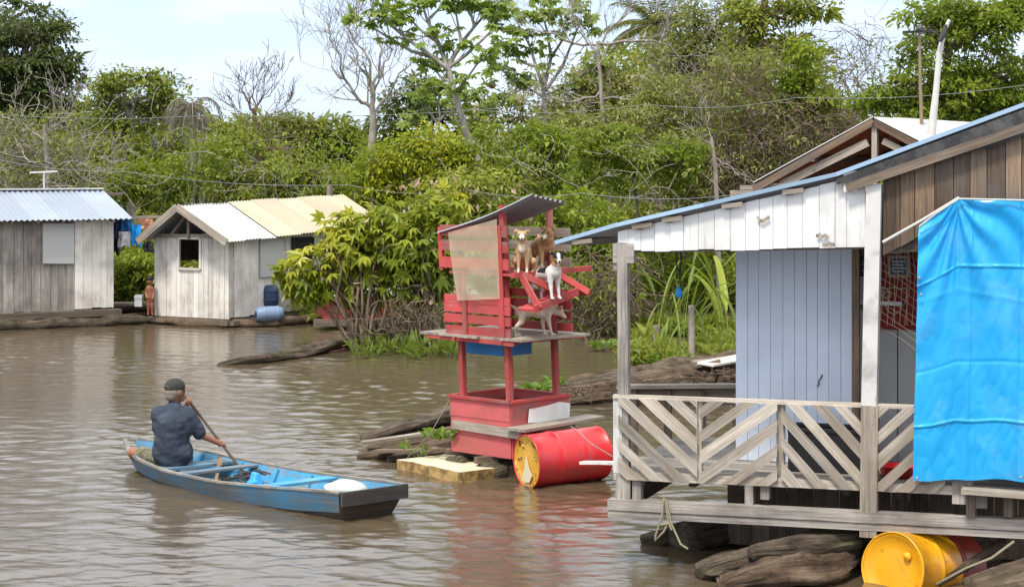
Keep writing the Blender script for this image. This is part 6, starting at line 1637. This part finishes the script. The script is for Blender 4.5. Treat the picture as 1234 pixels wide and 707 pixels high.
cecropia("umbrella_tree", "young broad leaved tree half hidden below the leaning trunk", 57, [(528, 262), (526, 190), (530, 140)],
         [(.04, (528, 150), (512, 128), (506, 115)), (.04, (530, 145), (545, 128), (556, 122)), (.04, (529, 160), (545, 160), (560, 148)), (.04, (527, 170), (510, 165), (498, 150)), (.035, (530, 140), (528, 120), (530, 105))], .055, 0, per=(5, 8))

def palm(label, D, trunk, n, L, mat, droop, wd, group=None, up=.8):
    rng = nrng(); pth = [P(x, y, D) for x, y in trunk]; base = V(pth[0].x, pth[0].y, terrain_z(pth[0].x, pth[0].y)); pth[0].z = min(pth[0].z, base.z - .1)
    root = thing("palm_tree", label, "palm", base, group); mb = MB(); mb.tube(pth, .11, n=8, caps=False, bump=.1); mb.build("trunk", m_barkgrey, root)
    c = []; tip = []; nr = []; Ls = []; rach = MB()
    for k in range(n):
        h = rng.uniform(0, 6.283); el = rng.uniform(-.2, 1.2) * up; d = Vector((math.cos(h) * math.cos(el), math.sin(h) * math.cos(el), math.sin(el))); p = pth[-1].copy(); path = [p.copy()]
        for i in range(14):
            d = (d + V(0, 0, -droop * (.5 + i / 14))).normalized(); p = p + d * L / 14; path.append(p.copy())
            sd_ = d.cross(V(0, 0, 1)); sd_ = sd_.normalized() if sd_.length > .05 else V(1, 0, 0); u_ = sd_.cross(d)
            for s in (1, -1):
                for j in range(2):
                    c.append(p - d * j * L / 28); tip.append(sd_ * s + d * .7 - V(0, 0, .45)); nr.append(u_); Ls.append(L * .24 * (1 - .5 * abs(i / 14 - .45)))
        rach.tube(path, [.02 - .001 * i for i in range(15)], n=4, caps=False)
    rach.build("rachis", m_barkgrey, root)
    c = np.array(c); foliage_mesh("fronds", [leaf_arrays(c, np.array(tip) + rng.normal(0, .08, c.shape), np.array(nr), np.array(Ls), np.array(Ls) * wd, np.clip(.5 + rng.normal(0, .2, len(c)), 0, 1), .1, .2)], root, LF[mat])
palm("tall palm with stiff narrow fronds at the top centre right", 58, [(794, 250), (792, 120), (790, 30)], 30, 1.7, 'olive', .08, .08, up=1.25)
palm("dry drooping grey palm beside the domed green tree", 53, [(236, 262), (233, 180), (230, 128)], 9, 1.25, 'dry', .26, .09)
palm("second drooping grey palm nearer the sky gap", 54, [(246, 262), (244, 190), (243, 146)], 7, 1.0, 'dry', .28, .09)

# ================================================================ bushes on the bank
def bush(label, D, x, ybase, ells, mat, size=.15, per=26, rc=.32, dens=1.0, **kw):
    return tree(kw.pop('name', "bush"), label, "bush", D, [(x, ybase), (x + 2, ybase - 25), (x - 2, ybase - 50)], ells, mat, size, per, rc, dens, kw.pop('r0', .05), group=kw.pop('group', BG), **kw)
bush("yellow green shrub behind the cream roofed shed", 49, 480, 262, [(470, 196, 50, 26), (520, 182, 40, 26), (436, 214, 30, 18), (556, 200, 38, 32), (500, 222, 50, 22), (452, 232, 40, 18), (590, 218, 36, 30), (545, 235, 40, 22)], 'yellow', .17, 26, .36, 1.15, tbase=.55)
bush("feathery rounded bright green bush right of the tower", 45, 765, 262, [(768, 174, 56, 32), (718, 188, 34, 28), (812, 196, 30, 30), (762, 214, 66, 26), (840, 176, 22, 20), (730, 160, 26, 16)], 'bright', .12, 40, .30, 1.1, flat=.3, tbase=.35)
bush("mid green shrub left of the rounded feathery bush", 49, 640, 262, [(648, 188, 42, 30), (618, 208, 40, 26), (596, 172, 26, 22), (668, 212, 34, 24), (680, 170, 26, 22)], 'bright', .17, 26, .36, .95, tbase=.5)
bush("leafy shrub with pinkish dead leaves above the tower", 43, 580, 290, [(560, 228, 42, 28), (600, 244, 48, 36), (545, 256, 30, 26), (580, 275, 46, 26), (515, 240, 26, 18)], 'mid', .2, 20, .34, 1.1, tbase=.6,
     extra=lambda root, rng: foliage_mesh("dead_leaves", [clump_leaves(np.array([P(480 + 170 * rng.random(), 212 + 55 * rng.random(), 42.2) for _ in range(30)]), np.tile(np.array([[0., -1, 0]]), (30, 1)), np.full(30, .22), 4, .13, rng, droop=.9)], root, LF['pinkdry']))
bush("big leafy shrub directly right of the tower", 42, 690, 330, [(668, 262, 40, 34), (710, 268, 34, 38), (730, 296, 28, 34), (650, 300, 44, 34), (695, 310, 40, 30)], 'bright', .18, 26, .34, 1.0, tbase=.42)
bush("dark low bush below the tower platform level", 41, 640, 350, [(600, 312, 40, 30), (560, 305, 40, 30), (650, 335, 50, 26), (520, 300, 30, 28)], 'mid', .18, 24, .34, .9)
for k, (lab, D, x, e, mt, tb_) in enumerate((
    ("green shrub mass above the gap between the sheds", 50, 150, [(150, 226, 44, 18), (118, 238, 30, 14), (185, 214, 40, 20)], 'bright', .5),
    ("bright shrub left of the gabled roof apex", 50, 235, [(228, 212, 38, 22), (258, 196, 30, 22), (206, 228, 28, 14)], 'bright', .42),
    ("mid green shrub behind the gabled roof", 52, 285, [(280, 186, 36, 28), (270, 220, 44, 20), (302, 228, 36, 14), (264, 160, 18, 16)], 'mid', .62),
    ("leafy bank shrub behind the cream roof ridge", 51, 355, [(345, 212, 42, 22), (388, 216, 38, 20), (330, 234, 36, 12), (420, 222, 28, 16)], 'mid', .6),
    ("dark shrub behind the left shed roof", 53, 70, [(60, 214, 46, 20), (100, 204, 30, 24), (20, 224, 40, 16)], 'mid', .4),
    ("tall shrub between the dark tree and domed tree", 55, 108, [(104, 176, 24, 34), (96, 214, 28, 24), (120, 205, 26, 24)], 'mid', .5),
    ("olive shrub under the dead level branches", 50, 730, [(700, 158, 34, 22), (745, 150, 30, 18), (780, 142, 30, 16)], 'olive', .6),
    ("olive shrub below the brown vine curtain", 50, 840, [(845, 190, 34, 30), (880, 205, 28, 22), (822, 226, 36, 22)], 'olive', .55),
    ("green shrub behind the rounded feathery bush", 52, 700, [(690, 226, 40, 20), (830, 150, 30, 26), (790, 128, 26, 18)], 'mid', .55))):
    bush(lab, D, x, 262, e, mt, .17, 26, .36, .95, tbase=tb_)

# the big leafy bush in front of the gabled shed: drooping palmate leaves
def leafy_bush():
    D = 37.5; rng = nrng(); b = P(462, 408, 36.6); root = thing("leafy_bush", "large spreading lime green bush leaning over the water before the gabled shed", "bush", V(b.x, b.y, -.1))
    ells = [ell_px(e, D) for e in ((452, 300, 62, 44), (392, 322, 44, 38), (352, 330, 26, 24), (420, 275, 38, 24), (498, 300, 44, 42), (520, 270, 26, 40), (375, 350, 28, 18), (470, 262, 36, 22), (440, 345, 46, 24), (528, 330, 20, 34), (505, 350, 30, 20), (548, 292, 26, 40), (540, 250, 30, 24), (420, 300, 40, 34))]
    C = []; O = []
    for c, r in ells:
        n = int(46 * r[0] * r[2] * 4) + 14; d = unit(rng.normal(size=(n, 3))); C.append(np.array(c) + d * np.array(r) * rng.uniform(.45, 1.05, (n, 1))); O.append(d)
    C = np.concatenate(C); O = np.concatenate(O); n = len(C)
    ax = unit(O + rng.normal(0, .5, (n, 3)) - np.array([0, 0, .25])); nr = unit(np.array([0, 0, 1.]) + O * .5 + rng.normal(0, .3, (n, 3)))
    patch = np.array([noise.noise(Vector(c) * .9) for c in C]); tint = np.clip(.56 + .75 * patch + rng.normal(0, .13, n), 0, 1)
    foliage_mesh("crown", palmate(C, ax, nr, .26 * rng.uniform(.7, 1.25, n), 6, rng, tint, .55, 2.0, .36), root, LF['lime'])
    m2 = rng.integers(0, n, 60); foliage_mesh("dead_leaves", [leaf_arrays(C[m2] + O[m2] * .1, unit(rng.normal(size=(60, 3)) - np.array([0, 0, 1.])), unit(rng.normal(size=(60, 3))), np.full(60, .2), np.full(60, .09), np.full(60, .6))], root, LF['pinkdry'])
    mb = MB(); roots = [P(455, 400, 36.8), P(480, 398, 36.8), P(505, 392, 37), P(440, 392, 37), P(520, 385, 37.2)]
    for k in range(44):
        e = Vector(C[int(rng.integers(0, n))]); s = min(roots, key=lambda q: (q - e).length) + Vector(rng.normal(0, .15, 3)); s.z = 0 
        m1 = s.lerp(e, .4) + Vector(rng.normal(0, .15, 3)) + V(0, 0, .12); mb.tube([s, m1, s.lerp(e, .75) + Vector(rng.normal(0, .08, 3)), e], [.035, .026, .017, .008], n=5, caps=False)
    for k in range(110):
        s = P(430 + 115 * rng.random(), 405 - 12 * rng.random(), 36.6 + rng.random()); s.z = 0; d = Vector((rng.normal(0, .6), rng.normal(0, .3), .8)); grow(mb, s, d, rng.uniform(.4, 1.0), .014, 1, rng, (1, 3), .5, .1, .25)
    mb.build("branches", m_root, root)
leafy_bush()
tangle("root_thicket", "dark brown dry root thicket at the water edge right of the tower", 40.5, 690, 768, 306, 398, 420, m_root, 1.0, r=.012, cat="roots", leaves=('mid', 60, .12))
tangle("root_thicket", "tangled dry stems under the leafy bush", 37.2, 470, 545, 356, 400, 130, m_root, .8, r=.012, cat="roots")

# strap-leaved plants
def blades(label, D, x, ybase, n, hgt, spread, wd, mat, cat="cane", name="cane_clump", stalk=0.0, zb=None, group="strap leaved plants"):
    rng = nrng(); b = P(x, ybase, D); b.z = terrain_z(b.x, b.y) if zb is None else zb; root = thing(name, label, cat, b, group)
    co = []; tri = []; rn = []; o = 0
    for k in range(n):
        h = rng.uniform(0, 6.283); p = np.array(b) + np.array([rng.normal(0, spread * .3), rng.normal(0, spread * .25), 0]); el = rng.uniform(1.0, 1.5); d = np.array([math.cos(h) * math.cos(el), math.sin(h) * math.cos(el), math.sin(el)])
        L = hgt * rng.uniform(.6, 1.25); s = np.array([-math.sin(h), math.cos(h), 0]); S = 9; tn = np.clip(.5 + rng.normal(0, .2), 0, 1); pts = []
        for i in range(S + 1):
            f = i / S; w_ = wd * (math.sin(math.pi * min(1, .12 + f * .88)) ** .6) * (1 if f > stalk else .14); fold = np.array([0, 0, w_ * .35])
            pts += [p - s * w_ / 2 + fold, p, p + s * w_ / 2 + fold]; p = p + d * L / S; d = unit(d + np.array([math.cos(h) * .06, math.sin(h) * .06, -.17 * f * 1.6]))
        pts = np.array(pts); co.append(pts)
        for i in range(S):
            for j in (0, 1): a = o + i * 3 + j; tri += [(a, a + 1, a + 4), (a, a + 4, a + 3)]; rn += [tn, tn]
        o += len(pts)
    co = np.concatenate(co) - np.array(base_of(root)); mesh_obj("blades", np_mesh("blades", co, np.array(tri), np.array(rn), True), LF[mat], root); return root
blades("pale cane clump above the gap between the sheds", 47.5, 172, 262, 13, 1.3, .9, .11, 'grass')
blades("pale cane clump left of the gabled roof apex", 47, 192, 262, 10, 1.2, .7, .11, 'grass')
blades("cane clump just right of the gabled roof apex", 46.5, 222, 262, 7, .95, .5, .09, 'grass')
blades("strap leaved plant rising behind the porch roof", 31, 862, 262, 6, 2.75, .7, .08, 'grass', stalk=.62, zb=.4)
blades("smaller strap leaved plant left along the porch roof", 31.5, 815, 275, 4, 2.45, .4, .07, 'grass', stalk=.62, zb=.4)
for k, (x, yb, D, n, hg, lab) in enumerate(((800, 420, 36.5, 8, 1.3, "short reeds seen through the open porch"), (838, 415, 37, 9, 2.0, "tall leaning reeds beside the banana leaves"), (868, 425, 35.5, 7, 1.2, "reeds close to the pale blue wall"), (822, 400, 40, 9, 1.9, "reeds at the back of the porch opening"))):
    blades(lab, D, x, yb, n, hg, .9, .045, 'grass', "reeds", "reed_clump", zb=.02)
blades("broad banana leaves hanging beside the pale blue wall", 38.5, 878, 405, 5, 2.0, .5, .15, 'bright', "banana plant", "banana_plant", .3, zb=.05)
for (x0, y0, x1, y1, D, lab) in ((792, 418, 790, 392, 35.5, "short grey stake standing in the water grass"), (834, 420, 833, 368, 35, "taller grey stake standing among the reeds")):
    a = P(x0, y0, D); a.z = -.3; mb = MB(); mb.tube([a, P(x1, y1, D)], [.06, .055], n=7, bump=.1); tag(mb.build("wooden_stake", m_barkgrey), lab, "stake", "stakes in the water grass")

# far undergrowth on the right bank and lush cover between the sheds
bush("lush leafy cover rising between the two sheds", 46, 164, 372, [(160, 330, 24, 26), (150, 345, 18, 20), (178, 318, 18, 20), (165, 352, 26, 14), (140, 325, 14, 22)], 'bright', .17, 26, .26, 1.3, tbase=.62, limbs=False)
bush("green shrub at the water edge right of the root thicket", 47, 790, 380, [(790, 330, 34, 26), (830, 345, 40, 28), (770, 300, 28, 26), (820, 300, 40, 24), (870, 320, 34, 34)], 'bright', .16, 26, .34, 1.0, tbase=.45)
bush("dark shrub deep in the shade behind the porch opening", 50, 830, 350, [(800, 270, 40, 26), (850, 280, 44, 28), (760, 262, 34, 22), (890, 270, 40, 30)], 'mid', .17, 26, .36, 1.0, tbase=.45)
bush("low dark bush behind the leafy lime bush", 49.5, 470, 350, [(450, 290, 34, 30), (480, 310, 46, 34), (525, 300, 36, 36), (440, 325, 26, 22)], 'mid', .17, 24, .36, .9, tbase=.4)

# continuous cover nobody could count
def stuff_leaves(name, label, pts_fn, n, size, mat, R=.25, per=10, cat="ground cover", droop=.2, aspect=.4, tb=.5, flat=.5):
    rng = nrng(); C = np.array([pts_fn(rng) for _ in range(n)]); O = np.tile(np.array([[0, -.2, 1.]]), (n, 1))
    a, b, c = clump_leaves(C, O, np.full(n, R), per, size, rng, droop, flat, .15, aspect, tb)
    return tag(mesh_obj(name, np_mesh(name, a, b, np.clip(c, 0, 1)), LF[mat] if isinstance(mat, str) else mat), label, cat, kind="stuff")
def bank(rng):
    x = rng.uniform(-19, 19); d = rng.random() ** 1.6 * 14; y = shore(x) + d + .3; return (x, y, terrain_z(x, y) + rng.uniform(.05, .55) * (1 + .05 * d))
stuff_leaves("undergrowth", "low leafy undergrowth covering the river bank", bank, 5200, .2, 'mid', .32, 11, tb=.55)
def wood(rng):
    x = rng.uniform(-30, 30); y = rng.uniform(68, 84); px = CX + x * FP / y
    top = float(np.interp(px, [-200, 80, 120, 215, 228, 262, 275, 430, 470, 640, 690, 725, 850, 985, 1005, 1050, 1300], [120, 130, 150, 150, 172, 172, 150, 160, 178, 165, 120, 62, 45, 60, 140, 150, 90]))
    zt = H - (top - YH) * y / FP; zt += .5 * noise.noise(Vector((x * .5, y * .2, 1))); z0 = 1.0
    return (x, y, z0 + (zt - z0) * rng.random() ** .75)
stuff_leaves("distant_wood", "continuous dark wood closing the view behind the bank trees", wood, 6500, .34, 'mid', .55, 12, cat="wood", tb=.38)
def floatgrass(rng):
    while True:
        x = rng.uniform(2.1, 4.6); y = rng.uniform(33, 41); 
        if noise.noise(Vector((x * .8, y * .45, 7))) > -.08 + .12 * (35.5 - y) * (y < 35.5): return (x, y, .03 + .22 * rng.random() ** 2)
stuff_leaves("water_grass", "floating grass and water weeds behind the porch", floatgrass, 1150, .13, 'mid', .16, 11, cat="water plants", droop=-.15, aspect=.42)
def bushgrass(rng):
    px = rng.uniform(425, 548); y = rng.normal(36.0, .5); x = (px - CX) * y / FP
    return (x, y, .03 + .22 * rng.random() ** 2)
stuff_leaves("water_grass", "grass tufts along the foot of the leafy lime bush", bushgrass, 70, .22, 'grass', .10, 7, cat="water plants", droop=-.7, aspect=.16)
def shoregrass(rng):
    x = rng.uniform(-2.2, 2.2); y = shore(x) - rng.uniform(-.6, 1.2); return (x, y, .05 + .3 * rng.random())
stuff_leaves("shore_plants", "leafy plants trailing along the shore behind the tower", shoregrass, 700, .18, 'bright', .2, 10, cat="water plants", droop=.1)
# water plants one can count
def hyacinth(label, c, n, r, s):
    rng = nrng(); root = thing("water_plant", label, "water plant", c, "floating water plants"); C = []; ax = []
    for _ in range(n):
        h = rng.uniform(0, 6.283); q = rng.random() ** .5 * r; d = np.array([math.cos(h), math.sin(h), rng.uniform(.2, 1.3)]); C.append(np.array(c) + np.array([math.cos(h) * q, math.sin(h) * q * .7, rng.uniform(.02, .12)])); ax.append(d)
    C = np.array(C); ax = np.array(ax); L = s * rng.uniform(.7, 1.3, n)
    foliage_mesh("leaves", [leaf_arrays(C, ax, unit(np.array([0, 0, 1.]) + rng.normal(0, .4, (n, 3))), L, L * .6, np.clip(.55 + rng.normal(0, .2, n), 0, 1), .15, .25)], root, m_tuft)
hyacinth("water plant clump between the tower posts", WZ(648, 474, .12), 60, .20, .11)
hyacinth("water plant clump beside the huge brown log behind the tower", WZ(668, 466, .15), 40, .18, .10)
hyacinth("leafy water plant tucked against the left foot of the red box", P(533, 531, 22.7) + V(0, 0, -.02), 60, .19, .11)
hyacinth("small green sprig on the ragged driftwood log", WZ(488, 546, .18), 16, .07, .08)
hyacinth("tiny green sprig at the foam slab edge", WZ(505, 553, .1), 16, .07, .07)
hyacinth("water plant patch in open water left of the white porch post", WZ(735, 421, .03), 70, .35, .13)
hyacinth("water plant patch behind the porch ledge", WZ(800, 440, .05), 80, .5, .13)
